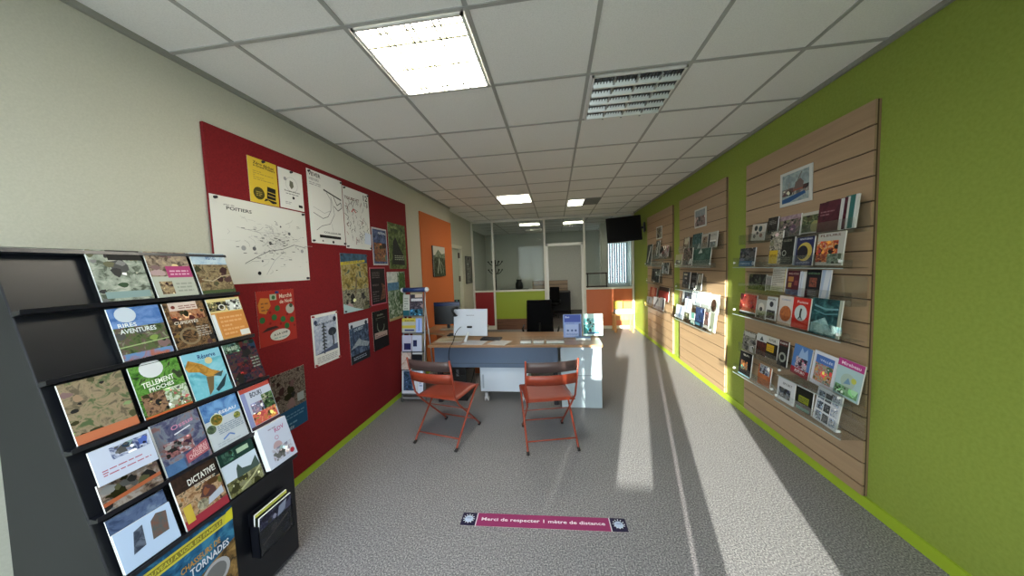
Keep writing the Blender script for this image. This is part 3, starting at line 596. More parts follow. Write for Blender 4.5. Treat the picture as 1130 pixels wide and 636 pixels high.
ritem('white newspaper at the near end of the upper back row, middle panel', 3.985, 3.78, 1.70, 1.875, 0, '#b0b0a8', [('r', .0, .0, .2, .9, '#1c2024'), ('l', .25, .72, .9, .9, 2, G1), ('r', .2, .38, .9, .46, '#d8dcd8'), ('P', .3, .02, .8, .36, ['#5c646c', '#8c9498', 24])], group=GM)
ritem('small yellow white leaflet projecting at the far end, upper front row, middle panel', 4.80, 4.57, 1.50, 1.65, 1, '#a8a880', [('P', .1, .1, .9, .5, ['#2c3020', '#c0c4a8', 20])], group=GM)
ritem('dark leaflet with white corner, upper front row, middle panel', 4.52, 4.245, 1.497, 1.72, 1, ['#26221e', '#5c544c', '#8c8074', 14], [('q', [(.6,.05),(.95,.1),(.95,.4),(.75,.35)], '#c8ccc8')], group=GM)
ritem('wide dark green brochure, upper front row, middle panel', 4.225, 3.775, 1.497, 1.695, 1, ['#1c3830', '#2c5044', '#44645c', 6], [('r', 0, 0, 1, .12, '#6c7468'), ('q', [(.3,.7),(.45,1),(.55,.75)], '#b4c0bc')], group=GM)
ritem('grey leaflet with white squares, far end of the small pocket, middle panel', 4.745, 4.505, 1.185, 1.405, 0, ['#2c3034', '#5c6064', 20], [('r', .15, .78, .6, .9, '#b8b49c'), ('r', .3, .55, .6, .66, '#a8a49c')], group=GM)
ritem('black leaflet in the centre of the small pocket, middle panel', 4.47, 4.31, 1.185, 1.40, 0, '#16181a', [('r', .3, .1, .8, .4, '#7c8084'), ('l', .2, .6, .9, .85, 3, '#5c6064')], group=GM)
ritem('grey and white leaflet at the near end of the small pocket, middle panel', 4.305, 4.155, 1.185, 1.393, 0, '#4c504c', [('r', .4, .45, .9, .95, '#a8a494'), ('s', [(.15,.05),(.35,.95)], .12, '#c0c8c8')], group=GM)
for lab, a, b_, z0, z1, tr, base, ops in (
    ('dark speckled white leaflet at the far end of the lower back row, middle panel', 4.745, 4.42, .985, 1.165, 0, '#9ca0a4', [('P', .2, .2, .95, .95, ['#1c2028', '#5c6470', 24])]),
    ('white leaflet with blue streaks, second in the lower back row, middle panel', 4.385, 4.158, .985, 1.168, 0, '#c4ccd4', [('s', [(.3,.1),(.4,.9)], .08, '#5c6c84'), ('s', [(.7,.2),(.6,.8)], .06, '#7c8ca0')]),
    ('white leaflet with pale lettering, third in the lower back row, middle panel', 4.127, 3.948, .985, 1.172, 0, '#ccd0d0', [('l', .15, .3, .85, .9, 5, '#8c9498')]),
    ('cream leaflet with dark oval at the near end of the lower back row, middle panel', 3.935, 3.745, .95, 1.165, 0, '#c8c8c4', [('c', .45, .4, .32, ['#1c1814', '#4c3020', 12], 1.2), ('s', [(.85,.1),(.9,.7)], .08, '#5c8490')]),
    ('narrow white leaflet projecting at the far end of the lower front row, middle panel', 4.79, 4.53, .76, .945, 1, '#b4bcc8', [('s', [(.5,.1),(.7,.9)], .2, '#6c7c98')]),
    ('tall white leaflet with olive base in the lower front row, middle panel', 4.50, 4.30, .80, 1.06, 1, '#b8c0cc', [('r', .1, .0, .9, .3, ['#3c4430', '#6c7058', 18]), ('s', [(.3,.4),(.5,.95)], .12, '#7c8cac')]),
    ('small teal leaflet low in the lower front row, middle panel', 4.285, 4.175, .76, .90, 1, '#5c8c84', [('r', .1, .1, .9, .5, '#bcc8c0')]),
    ('dark blue brochure in the centre of the lower front row, middle panel', 4.16, 3.925, .77, .99, 1, ['#10182c', '#24365c', '#3c4c6c', 12], [('r', .1, .02, .6, .15, '#5c94a8')]),
    ('brown leaflet beside the striped one in the lower front row, middle panel', 3.915, 3.815, .772, .965, 1, ['#3c2c2c', '#6c5450', 18], [('r', .1, .02, .9, .2, '#b8b4b0')]),
    ('leaflet with two white vertical stripes, near end of lower front row, middle panel', 3.805, 3.655, .76, .97, 1, '#7c8474', [('r', .0, .0, .18, 1, '#d0d0c8'), ('r', .75, .0, .92, 1, '#d0d0c8')])):
    ritem(lab, a, b_, z0, z1, tr, base, ops, group=GM)
# farthest panel
shelf('upper clear shelf on the farthest slat panel', 6.30, 5.28, 1.50, 1.62)
shelf('small clear pocket on the farthest slat panel, far half', 6.22, 5.73, 1.19)
shelf('small clear pocket on the farthest slat panel, near half', 5.65, 5.28, 1.35, hb=.1)
shelf('lower double tier clear shelf on the farthest slat panel', 6.35, 5.28, .745, .90)
for lab, a, b_, z0, z1, tr, base, ops in (
    ('dark leaflet with white streak at the far end of the top shelf, farthest panel', 6.26, 5.96, 1.51, 1.88, 1, ['#16201c', '#3c4844', 10], [('s', [(.3,.1),(.7,.9)], .15, '#b8bcb8')]),
    ('tall grey white leaflet in the middle of the top shelf, farthest panel', 5.95, 5.745, 1.63, 1.925, 0, ['#2c3430', '#8c948c', 14], [('s', [(.3,.1),(.5,.9)], .14, '#c0c4c0')]),
    ('reddish grey brochure at the near end of the top shelf, farthest panel', 5.72, 5.30, 1.64, 1.815, 0, ['#5c3c34', '#8c8480', '#b0aca8', 14], []),
    ('black leaflet in the far small pocket, farthest panel', 6.20, 5.75, 1.20, 1.43, 0, ['#101412', '#2c3430', '#5c6460', 12], []),
    ('white grey leaflet in the near small pocket, farthest panel', 5.63, 5.30, 1.36, 1.54, 0, ['#3c4444', '#9ca4a4', 14], [('s', [(.2,.1),(.3,.9)], .1, '#c8cccc')]),
    ('red brochure at the far end of the lower shelf, farthest panel', 6.30, 5.90, .912, 1.095, 0, '#a03c2c', [('c', .5, .5, .25, '#c07c64')]),
    ('dark red brochure at the near end of the lower shelf, farthest panel', 5.79, 5.30, .915, 1.135, 0, '#7c2c28', [('r', 0, .7, 1, 1, '#2c1c1c')]),
    ('white leaflet at the far end of the lowest row, farthest panel', 6.26, 5.94, .757, .918, 1, '#b8bcc4', [('s', [(.3,.1),(.5,.9)], .15, '#5c6474')]),
    ('white leaflet with a dark diagonal in the lowest row, farthest panel', 5.86, 5.54, .757, .95, 1, '#bcc0c4', [('s', [(.2,.1),(.8,.9)], .15, '#4c4c54')]),
    ('white leaflet at the near end of the lowest row, farthest panel', 5.51, 5.29, .757, .97, 1, '#c0c4c8', [('r', .6, .1, .9, .9, '#6c6c74')])):
    ritem(lab, a, b_, z0, z1, tr, base, ops, group=GF)

# television
t = thing('television', 'black flat television tilted on an arm high on the green wall', 'television', (1.42, 6.80, 2.255), math.radians(-6))
t.rotation_euler = (math.radians(-6), math.radians(-3), math.radians(-6))
g = MB().box((-.35, -.02, -.255), (.33, .02, .255), mat('#060607', .6, 0., .2)); g.build('casing', t, bevel=.006)
MB().box((-.31, -.023, -.225), (.31, -.0205, .235), mat('#050506', .5, 0., .15)).build('screen', t)
g = MB().box((-.1, .02, -.1), (.1, .035, .1), BLACK).box((.05, .03, -.02), (.40, .05, .02), BLACK).box((.375, -.06, -.09), (.40, .1, .09), BLACK); g.build('wall_arm', t)

# ================================================================= LEAFLET RACK (left foreground)
rk = thing('leaflet_rack', 'black tiered leaflet rack full of magazines in the left foreground', 'leaflet rack', (-1.46, .78, 0))
y0r, y1r = 0, .715
rb = mat('#0b0d14', .38)
def rx(z): return -.2957*(z-.585)         # tier plane in local x
bodyp = [(-.035, 0), (-.012, .03), (-.008, .25), (-.006, .54), (-.016, .57), (rx(1.66)-.022, 1.66), (rx(1.66)-.07, 1.675), (-.46, .02), (-.45, 0)]
MB().prism(bodyp, y0r, y1r, 'y', rb).build('body', rk, bevel=.004)
tiers = [1.475, 1.243, 1.013, .785, .572]
for z in tiers:
    x = rx(z); g = MB()
    g.prism([(x-.018, z-.022), (x+.020, z-.012), (x+.021, z+.004), (x+.018, z+.004), (x+.017, z-.003), (x-.014, z-.003)], y0r, y1r, 'y', mat('#0e1018', .3)); g.build('tier_tray', rk)
g = MB().prism([(rx(1.66)-.03, 1.66), (rx(1.66)+.012, 1.667), (rx(1.66)+.006, 1.68), (rx(1.66)-.075, 1.69)], y0r, y1r, 'y', mat('#20242c', .3)); g.build('top_edge', rk)
for yy in (.195, .36, .53):
    g = MB()
    for z in tiers:
        x = rx(z); x2 = rx(z+.19)
        g.prism([(x-.016, z), (x+.018, z), (x2+.006, z+.19), (x2-.016, z+.19)], yy-.0012, yy+.0012, 'y', ACRYL)
    g.build('divider', rk)
import itertools
colY = {'A': (1.323, 1.485), 'B': (1.148, 1.306), 'C': (.975, 1.134), 'D': (.80, .957)}
vl = Vector((-.2957, 0, 1)).normalized()
def rackitem(c, row, label, base, ops, rot=0, h=.212, w=None, t=.006, name='magazine', lift=0, dx=.0, dy=0):
    a, b_ = colY[c]; z = tiers[row]
    X = -1.46+rx(z)+.004+dx
    return cover(name, label, 'magazine', (X, a+dy, z+.004+lift), (0, 1, 0), vl, (w or b_-a), h, t, base, ops, 'magazines in the black foreground rack', rot=rot)
rackitem('A', 0, 'magazine with blue sky over old stone town, top right corner of the rack', ['#3c3024', '#6c5c44', '#8c7c5c', '#4c4434', 16], [('P', 0, .72, 1, 1, ['#8ca4bc', '#b4c4cc', 8]), ('t', 'VISITES', .4, .84, .7, .93, '#2c4c84'), ('r', 0, 0, 1, .08, '#3c4c2c'), ('s', [(.1,.35),(.4,.3),(.7,.42),(1,.45)], .03, '#a0947c')])
rackitem('B', 0, 'magazine with a pink title block on stone grey, top row of the rack', ['#4c4034', '#8c7c6c', '#a8987c', 18], [('P', 0, 0, 1, .45, '#a8aca0'), ('r', .38, .42, 1, .68, '#a03c6c'), ('l', .45, .48, .92, .62, 2, '#d0a0b4'), ('r', .12, .06, .42, .34, ['#4c3c2c', '#a08c6c', 20]), ('l', .5, .1, .9, .34, 3, '#888c84')])
rackitem('C', 0, 'grey green magazine at the left end of the top row of the rack', ['#4c5448', '#8c9488', '#a8aca0', 12], [('r', .1, .05, .95, .18, '#7c9494'), ('r', .35, .8, 1, 1, '#141414')])
rackitem('A', 1, 'orange and white magazine with round black logos, second row of the rack', '#c08c4c', [('r', 0, .66, 1, 1, '#c8b880'), ('P', .0, .7, .6, .92, ['#16160f', '#8c8458', 18]), ('o', .38, .78, .07, .1, '#d0d0cc'), ('P', .55, .68, .98, .95, ['#d0d4d0', '#c8ccc8', '#2c3030', 26]), ('r', .15, .05, .98, .64, '#b87c40'), ('l', .2, .1, .9, .6, 5, '#c89460'), ('r', .68, .02, .98, .16, '#c8ccc8'), ('r', 0, 0, .1, .62, '#c8ccd0')])
rackitem('B', 1, 'brown magazine with kitchen pots picture and white banner, second row of the rack', ['#1c1610', '#4c3824', '#7c6040', '#2c2018', 15], [('r', .12, .82, .82, 1, '#c4b4ac'), ('l', .35, .86, .78, .95, 2, '#7c4c44'), ('c', .22, .9, .05, '#6c2c24'), ('P', .1, .6, .95, .82, ['#8c4c2c', '#a87c5c', '#5c2418', 22]), ('t', 'CUPIDITÉS', .12, .52, .72, .6, '#cfc8bc'), ('o', .4, .24, .2, .26, '#7c6c54'), ('l', .6, .2, .95, .45, 5, '#9c948c')])
rackitem('C', 1, 'blue sky adventure magazine with white round logo, second row left', ['#2c3c20', '#4c5c34', '#5c4c48', '#7c8468', 12], [('P', 0, .62, 1, 1, ['#3c64a0', '#6c8cc0', 6]), ('c', .3, .86, .2, '#b8c4d0'), ('t', 'RIRES', .1, .62, .45, .7, '#d8e0e0'), ('t', 'AVENTURES', .1, .5, .8, .59, '#d8e0e0'), ('r', 0, 0, 1, .12, ['#5c84b0', '#a0604c', 10]), ('s', [(0,.25),(1,.3)], .03, '#8ca06c')])
rackitem('A', 2, 'dark night scene magazine with red lights, third row of the rack', ['#0a0c14', '#1c2434', '#4c2028', '#2c3c2c', 18], [('P', .0, .78, .5, 1, ['#14281c', '#5c7c6c', 24]), ('P', .25, .2, .75, .5, ['#6c2420', '#1c1420', 18]), ('l', .7, .3, .95, .6, 4, '#7c847c'), ('t', 'EN BREF', .1, .84, .42, .93, '#a8b8a8')])
rackitem('B', 2, 'turquoise magazine with a golden bird, third row of the rack', ['#4c94a8', '#6cb0c0', '#84bccc', 6], [('r', .0, .8, 1, 1, '#7cb4c8'), ('t', 'Réserve', .38, .83, .85, .93, '#1c3c6c'), ('c', .62, .76, .1, '#c0b488'), ('q', [(.0,.72),(.12,.86),(.42,.72),(.62,.55),(.9,.42),(.7,.38),(.45,.42),(.3,.56),(.05,.62)], ['#8c6424', '#b8883c', 14]), ('q', [(.42,.42),(.62,.4),(.5,.12),(.36,.02)], '#6c5c40'), ('q', [(.55,.1),(.98,.38),(.8,.12),(.6,.04)], '#20343c'), ('q', [(.6,.42),(.9,.46),(.8,.34)], '#3c4c4c')])
rackitem('C', 2, 'green magazine titled TELLEMENT PROCHES with a white half circle logo, third row', ['#1c3014', '#3c6c24', '#5c8c3c', '#2c3424', 10], [('c', .42, .9, .24, '#c8ccd0'), ('r', .15, .99, .7, 1.0, '#1c3014'), ('t', 'TELLEMENT', .14, .56, .8, .66, '#dde2d8', .04), ('t', 'PROCHES', .24, .46, .76, .54, '#dde2d8', .03), ('P', .05, .05, .5, .45, ['#1c1814', '#8c6c54', '#3c2c28', 14]), ('P', .5, .05, 1, .45, ['#9ca48c', '#c0c8b8', '#5c7c4c', '#a04c54', 18]), ('r', .0, 0, 1, .04, '#b05c34')])
rackitem('D', 2, 'magazine partly cut off at the left end of the third row', ['#5c5444', '#8c7c64', '#4c5c3c', 12], [('r', 0, 0, 1, .15, '#b06848')])
rackitem('A', 3, 'white magazine titled BOUKI with red top band and small house drawing, fourth row', '#b4bcd0', [('r', 0, .9, 1, 1, '#a84840'), ('r', 0, 0, .14, .9, '#8088b4'), ('t', 'BOUKI', .28, .74, .66, .86, '#1c2034'), ('P', .2, .3, .75, .6, ['#b08c9c', '#5c6484', '#c0b8c8', 22]), ('P', .6, .3, .98, .72, ['#1c2c1c', '#3c5c34', '#a0a48c', 22]), ('P', .15, .08, .95, .35, ['#b07838', '#c84c54', '#c8a068', 20]), ('r', .0, 0, 1, .07, '#3c2c34')])
rackitem('B', 3, 'blue sky magazine with round pictures on white, fourth row of the rack', '#b4bcc4', [('P', 0, .62, 1, 1, ['#2c5490', '#6c98c8', 6]), ('t', 'RÉSEAU', .3, .68, .9, .76, '#d8dce4'), ('c', .3, .6, .17, '#c0c89c'), ('c', .3, .6, .15, ['#3c4c20', '#8c6c2c', 24]), ('c', .85, .52, .1, ['#4c5c2c', '#a09c54', 24]), ('c', .1, .45, .12, ['#2c3c2c', '#5c6c54', 24]), ('l', .25, .28, .95, .48, 5, '#7c8898'), ('s', [(.3,.15),(.5,.22),(.62,.15)], .04, '#5c7cb8'), ('l', .12, .05, .9, .14, 2, '#98a0ac')])
rackitem('C', 3, 'large blue grey illustrated magazine with a red boxed title, fourth row', ['#2c3858', '#4c4c68', '#6c7484', '#7c5c5c', 8], [('t', 'Ossus', .35, .76, .85, .85, '#b87c98', .05), ('s', [(.38,.68),(.75,.74)], .03, '#ccd0dc'), ('P', .1, .3, .7, .58, ['#3c2c34', '#8c5c5c', '#a8a8b0', 20]), ('q', [(.45,.06),(.98,.12),(.98,.36),(.45,.24)], '#98505c'), ('t', 'CHASSEURS', .5, .1, .95, .19, '#d0a8a8', .05), ('t', 'AU BRAS', .6, .2, .95, .27, '#d0a8a8', .04), ('r', .0, 0, .4, .2, ['#3c5c84', '#4c6c94', 7])], t=.009, dx=.003)
rackitem('D', 3, 'white magazine with red lettering, left end of the fourth row', '#b8c0d4', [('l', .1, .2, .9, .4, 3, '#a04c64'), ('P', .3, .55, .95, .9, ['#b8c0d4', '#2c3c6c', 18])], lift=.09, h=.12)
o = rackitem('D', 3, 'brown leaflet lying in front of the white magazine, left end of the fourth row', ['#2c2420', '#6c5c50', '#8c8480', 12], [('s', [(0,.25),(1,.4)], .08, '#9c5434')], h=.095, dx=.012)
rackitem('A', 4, 'thick white booklet with pink crest drawing, lowest at the right end of the rack', '#b4bcd0', [('t', 'RDV', .5, .74, .85, .84, '#a0507c', .02), ('o', .5, .62, .05, .065, '#a0507c'), ('c', .45, .42, .16, '#a89098'), ('P', .2, .1, .9, .4, ['#b4bcd0', '#a8a8b8', '#8c7c84', 30]), ('c', .85, .14, .08, '#9c2c3c'), ('l', .3, .86, .9, .92, 1, '#8c7c94')], t=.03, dx=0, lift=.008)
rackitem('B', 4, 'dark green magazine with a sky photo and stone bridge, lowest row of the rack', '#12302a', [('P', .0, .0, 1, .38, ['#3c3c28', '#6c6c44', '#8c8c6c', 18]), ('r', .0, .32, 1, .68, '#b8c4d4'), ('q', [(.3,.3),(.35,.5),(.42,.58),(.5,.45),(.75,.4),(.95,.55),(1,.3)], '#3c4c48'), ('r', .5, .78, .85, .88, '#9cb49c'), ('P', .1, .72, .42, .92, ['#12302a', '#3c5c50', 20]), ('s', [(.3,.05),(.7,.16),(1,.3)], .05, '#a8a880')])
rackitem('C', 4, 'food magazine with white hand lettered title on brown and pink, lowest row', ['#5c3c28', '#8c6c4c', '#a88c70', '#4c4430', 14], [('r', 0, .68, 1, 1, ['#1c1410', '#34241c', 10]), ('t', 'DICTATIVE!', .3, .72, .95, .84, '#d0d0cc', .03), ('l', .4, .64, .9, .70, 2, '#b8b4a8'), ('r', 0, 0, 1, .16, '#8c2c38'), ('r', .05, .1, .22, .42, '#b8a03c'), ('q', [(.55,.2),(.95,.26),(.95,.4),(.6,.32)], '#a8b0c0'), ('c', .45, .28, .13, ['#a8a48c', '#3c3428', 18])], t=.008, dx=.004)
rackitem('D', 4, 'white magazine with two phone shaped pictures, left end of the lowest row', '#a8bcd8', [('q', [(.55,.35),(.85,.35),(.9,.85),(.72,.92),(.6,.8)], ['#4c5454', '#6c4c44', 14]), ('q', [(.2,.3),(.42,.35),(.46,.85),(.3,.8)], ['#2c3444', '#5c6474', 14])], h=.14)
rackitem('D', 4, 'folded blue grey magazine behind the white phone magazine, left end of the lowest row', ['#2c3c5c', '#4c5c7c', '#6c7c94', 7], [], h=.19, dx=-.006, t=.004)
# poster on rack base and holder
ops = [('q', [(0,0),(1,0),(1,.66),(.6,.56),(.3,.6),(0,.5)], ['#3c3020', '#7c6038', '#9c7c48', 9]), ('r', 0, .845, 1, .94, '#c4bc44'), ('r', .12, .865, .88, .92, '#7c7428'), ('t', 'NOUVEAU A VOIR EN FAMILLE', .13, .875, .87, .91, '#c4bc44'), ('q', [(.9,.845),(1,.86),(1,.96),(.93,.95)], '#d4cc30'),
       ('t', 'CHASSEURS DE', .44, .70, .84, .755, '#b88c3c', .02), ('t', 'TORNADES', .52, .62, .93, .69, '#d0d8e4', .015), ('c', .76, .47, .14, '#6c6c6c'), ('o', .76, .47, .12, .16, '#a8a8ac'), ('c', .2, .78, .1, '#5c2c44'), ('l', .1, .1, .9, .25, 3, '#b8a888')]
cover('poster', 'blue and yellow poster lettered TORNADES on the base of the black rack', 'poster', (-1.451, .785, .10), (0, 1, 0), (0, 0, 1), .36, .462, .003, ['#14344c', '#1f567c', '#3c7c9c', 5], ops)
hd = thing('leaflet_holder', 'small black leaflet pocket on the right side of the rack base', 'leaflet holder', (-1.452, 1.215, .24))
g = MB().box((0, 0, 0), (.004, .19, .21), rb).box((0, 0, -.004), (.05, .19, 0), rb).box((.046, 0, 0), (.05, .19, .12), clear('smoked_acrylic', '#c8ccd0', .2, .05)).box((0, 0, 0), (.05, .003, .15), rb).box((0, .187, 0), (.05, .19, .15), rb)
g.build('pocket', hd)
for k, (base, ops, lab) in enumerate(((['#141c14', '#3c4434', 9], [('r', 0, .92, 1, 1, '#c8c860')], 'dark leaflet with a yellow edge standing at the back of the small black pocket'), (['#14141c', '#2c2c44', '#5c6070', 16], [('q', [(.55,.6),(.8,.7),(.85,.95),(.6,.9)], '#8c94ac'), ('c', .45, .45, .1, '#7c7478'), ('s', [(.1,.2),(.5,.35),(.9,.5)], .05, '#94847c')], 'dark photo leaflet at the front of the small black pocket'))):
    cover('leaflet', lab, 'leaflet', (-1.452+.010+.018*k, 1.222, .242), (0, 1, 0), (.06+.03*k, 0, 1), .175, .20-.015*k, .007, base, ops, 'leaflets in the small black pocket')

# ================================================================= FLOOR STICKER
st = printed(MB(), 1.0, .1, .0008, '#8f2f62', [('r', 0, 0, .092, 1, '#1f1a3a'), ('r', .908, 0, 1, 1, '#1f1a3a'), ('r', .092, 0, .098, 1, '#d8d0dc'), ('r', .902, 0, .908, 1, '#d8d0dc'),
     ('t', 'Merci de respecter 1 mètre de distance', .125, .34, .875, .66, '#ecdce8')]+[('c', c, .5, .026, '#b8c8e0') for c in (.046, .954)]+
     [('s', [(c+.027*math.cos(a*PI/6), .5+.27*math.sin(a*PI/6)), (c+.036*math.cos(a*PI/6), .5+.36*math.sin(a*PI/6))], .005, '#dfe6f0') for c in (.046, .954) for a in range(12)]+
     [('t', 'COVID', c-.016, .44, c+.016, .56, '#5c6c94') for c in (.046, .954)], 3, .5)
o = st.build('floor_sticker', M=frame_matrix((-.62, 1.757, .0004), (1.0, .041, 0), (-.041, 1, 0)))
tag(o, 'long magenta floor sticker asking for one metre distance', 'floor sticker')

# ================================================================= FOLDING CHAIRS
def folding_chair(label, loc, rz):
    om = speck(['#86321e', '#8e3822'], 40, .4, 2, .03, .0005, spec=.5)
    t = thing('folding_chair', label, 'chair', loc, rz, 'orange red folding chairs at the desk')
    W2 = .215; r = .0085
    # frame A: feet near (y=-.24) rising to the front of the seat (y=+.2); frame B: feet far (y=+.23) rising to the rear of the seat and up to the back
    for s in (-1, 1):
        x = s*W2
        la = MB().tube([(x, -.245, .012), (x, -.215, .05), (x, .13, .40), (x, .20, .425)], r, om, 8).build('leg', t, smooth=True)
        xi = s*(W2-.022)
        lb_ = MB().tube([(xi, .225, .012), (xi, .205, .05), (xi, -.13, .36), (xi+s*.012, -.215, .47), (xi+s*.02, -.24, .60), (xi+s*.022, -.285, .80)], r, om, 8).build('rear_frame', t, smooth=True)
        for yy, xx, pr in ((-.247, x, la), (.227, xi, lb_)):
            g = MB().tube([(xx, yy-.012, .006), (xx, yy+.016, .02)], .0125, mat('#15100e', .6), 10); g.build('foot_cap', pr, smooth=True)
    MB().tube([(-W2, -.19, .082), (W2, -.19, .082)], .006, om, 8).build('stretcher', t, smooth=True)
    MB().tube([(-W2+.022, .17, .09), (W2-.022, .17, .09)], .006, om, 8).build('stretcher', t, smooth=True)
    MB().tube([(-W2, .0, .265), (W2, .0, .265)], .0045, om, 8).build('cross_rod', t, smooth=True)
    # seat: thin sheet with down-turned edges, slight dish
    g = MB(); n = 8; vs = []; fs = []
    for j in range(n+1):
        for i in range(n+1):
            u, v = i/n*2-1, j/n*2-1
            vs.append((u*(W2-.004), -.20+.42*(j/n), .438-.010*(1-u*u)*(1-v*v)-(.012 if abs(u) == 1 or abs(v) == 1 else 0)))
    N = n+1
    for j in range(n):
        for i in range(n): fs.append((j*N+i, j*N+i+1, (j+1)*N+i+1, (j+1)*N+i))
    g.add(vs, fs, om); o = g.build('seat', t, smooth=True); sm = o.modifiers.new('s', 'SOLIDIFY'); sm.thickness = .004
    def slat_(z0, z1, y0, y1, m, nm, lab=None):
        g = MB(); n = 10; vs = []; fs = []
        for k in range(n+1):
            u = k/n*2-1; bow = -.035*(1-u*u)
            for (yy, zz) in ((y0+bow, z0), (y1+bow, z1)): vs.append((u*(W2+.002), yy, zz))
        for k in range(n): fs.append((2*k, 2*k+2, 2*k+3, 2*k+1))
        g.add(vs, fs, m); o = g.build(nm, t, smooth=True); sm = o.modifiers.new('s', 'SOLIDIFY'); sm.thickness = .004
        if lab: o['label'] = lab
    slat_(.585, .675, -.243, -.263, om, 'back_slat')
    slat_(.70, .79, -.268, -.285, mat('#4a3a38', .4), 'back_slat', 'dark brown upper back slat')
    return t
folding_chair('orange red folding chair on the left, nearer the red board', (-1.036, 2.80, 0), math.radians(-13.5))
folding_chair('orange red folding chair on the right, catching the sunlight', (-.1135, 2.793, 0), math.radians(13.3))

# ================================================================= DESK
DT = .72
dk = thing('reception_desk', 'wood topped reception desk with blue grey front facing the entrance', 'desk', (0, 0, 0))
top = wood('#8c6c50', '#a5825f', 'X', .28, 3)
MB().prism([(-1.44, 3.32), (.46, 3.32), (.47, 3.34), (.47, 3.98), (.44, 4.0), (-1.0, 4.02), (-1.0, 4.55), (-1.83, 4.55), (-1.83, 4.1), (-1.44, 3.9)], DT-.028, DT, 'z', top).build('desktop', dk, bevel=.004)
MB().box((-1.42, 3.45, .43), (.0, 3.462, DT-.03), mat('#5c6c84', .35, .3)).box((-1.42, 3.448, .475), (.0, 3.45, .48), mat('#3c4858', .4)).build('modesty_panel', dk)
MB().box((.03, 3.405, .005), (.46, 3.425, DT-.03), mat('#b0c0cc', .12, .0, .8, 1.)).build('end_panel', dk, bevel=.002)
MB().box((.03, 3.404, .36), (.46, 3.405, .366), mat('#6c7884', .3)).build('seam', dk)
for x in (-1.38, -.03):
    g = MB().box((x-.025, 3.47, .06), (x+.025, 3.52, DT-.03), mat('#1c1c22', .4)).box((x-.025, 3.47, 0), (x+.025, 3.95, .06), mat('#1c1c22', .4)); g.build('leg', dk, bevel=.004)
g = MB().box((.0, 3.95, 0), (.44, 3.97, DT-.03), mat('#8c9098', .4)); g.build('back_panel', dk)
MB().box((-1.80, 4.50, 0), (-1.03, 4.52, DT-.03), mat('#a0552c', .5)).build('return_panel', dk)
# white mobile pedestal
pd = thing('mobile_cabinet', 'white cabinet on casters under the desk', 'cabinet', (-.60, 3.70, 0))
wm = mat('#c4cedc', .4)
MB().box((-.30, -.2, .13), (.26, .2, .43), wm).build('body', pd, bevel=.006)
MB().box((-.275, -.203, .17), (-.255, -.2, .33), mat('#98a4b4', .4)).build('handle', pd)
for x, y in ((-.24, -.15), (.2, -.15), (-.24, .15), (.2, .15)):
    c = MB().tube([(x-.025, y, .028), (x-.008, y, .028)], .028, mat('#c8c8cc', .4), 14).tube([(x+.008, y, .028), (x+.025, y, .028)], .028, mat('#c8c8cc', .4), 14).box((x-.014, y-.02, .03), (x+.014, y+.02, .1), mat('#b0b0b4', .4)).tube([(x, y, .08), (x, y, .135)], .01, CHROME, 8)
    c.build('caster', pd)
tw = thing('computer_tower', 'black computer tower in the shade under the left end of the desk', 'computer', (-1.13, 3.72, 0))
MB().box((-.12, -.2, 0), (.06, .2, .41), mat('#0a0a0c', .4)).build('case', tw, bevel=.006)
MB().box((-.06, -.2025, .3), (-.03, -.2, .38), mat('#6c7074', .3, .5)).build('front_badge', tw)

# things on the desk
mo = thing('white_screen', 'white backed screen on an easel leg standing on the desk', 'computer screen', (-1.04, 3.66, DT), math.radians(-5))
Rt = Matrix.Rotation(math.radians(-8), 4, 'X')
g = MB().box((-.215, -.008, .03), (.215, .008, .355), mat('#c4ccd8', .35), Rt); g.build('casing', mo, bevel=.005)
MB().box((-.205, .009, .04), (.205, .0105, .345), mat('#0c0e14', .2), Rt).build('display', mo)
g = MB(); gv, gf = textgeo('lenovo'); g.add([Rt@Vector((-.05+.1*x, -.0085, .27+.016*y)) for x, y in gv], gf, mat('#6c7480', .4)); g.build('lettering', mo)
g = MB().prism([(-.012, .0), (.02, .0), (.016, .13), (-.006, .13)], 0, .012, 'y', mat('#ccd2da', .35))
lg = g.build('easel_leg', mo); lg.location = (0, -.185, .006); lg.rotation_euler = (math.radians(-50), 0, 0)
MB().tube([(-.03, -.014, .14), (.03, -.014, .14)], .012, BLACK, 10).build('hinge', mo)
hs = thing('headset', 'black headset hooked over the corner of the white screen', 'headset', (-1.20, 3.645, DT+.335))
MB().tube([(-.0, -.03, -.045), (-.035, -.03, .0), (-.03, -.02, .03), (.0, -.01, .042), (.03, 0, .035)], .015, BLACK, 10).build('headband', hs, smooth=True)
MB().lathe([(.012, 0), (.026, .004), (.026, .018), (.012, .022)], BLACK, (0.0, -.035, -.06), 14).build('ear_cushion', hs, smooth=True)
bm_ = thing('black_screen', 'black computer screen at the far left of the desk', 'computer screen', (-1.52, 4.25, DT), math.radians(8))
MB().box((-.19, -.012, .07), (.18, .012, .385), mat('#07080c', .3)).build('display', bm_, bevel=.004)
MB().box((-.185, -.0135, .33), (.175, -.012, .38), mat('#0d1d4c', .25)).build('top_bar', bm_)
MB().box((-.02, .012, .01), (.02, .035, .25), BLACK).box((-.11, -.06, 0), (.11, .1, .012), mat('#8c8478', .5)).build('stand', bm_, bevel=.002)
wc = thing('webcam', 'small black webcam on top of the black screen', 'webcam', (-1.37, 4.25, DT+.386))
MB().box((-.04, -.02, 0), (.03, .02, .028), BLACK).build('body', wc, bevel=.004)
MB().tube([(-.0, -.022, .014), (0, -.02, .014)], .008, mat('#80c0b0', .2), 10).build('lens', wc)
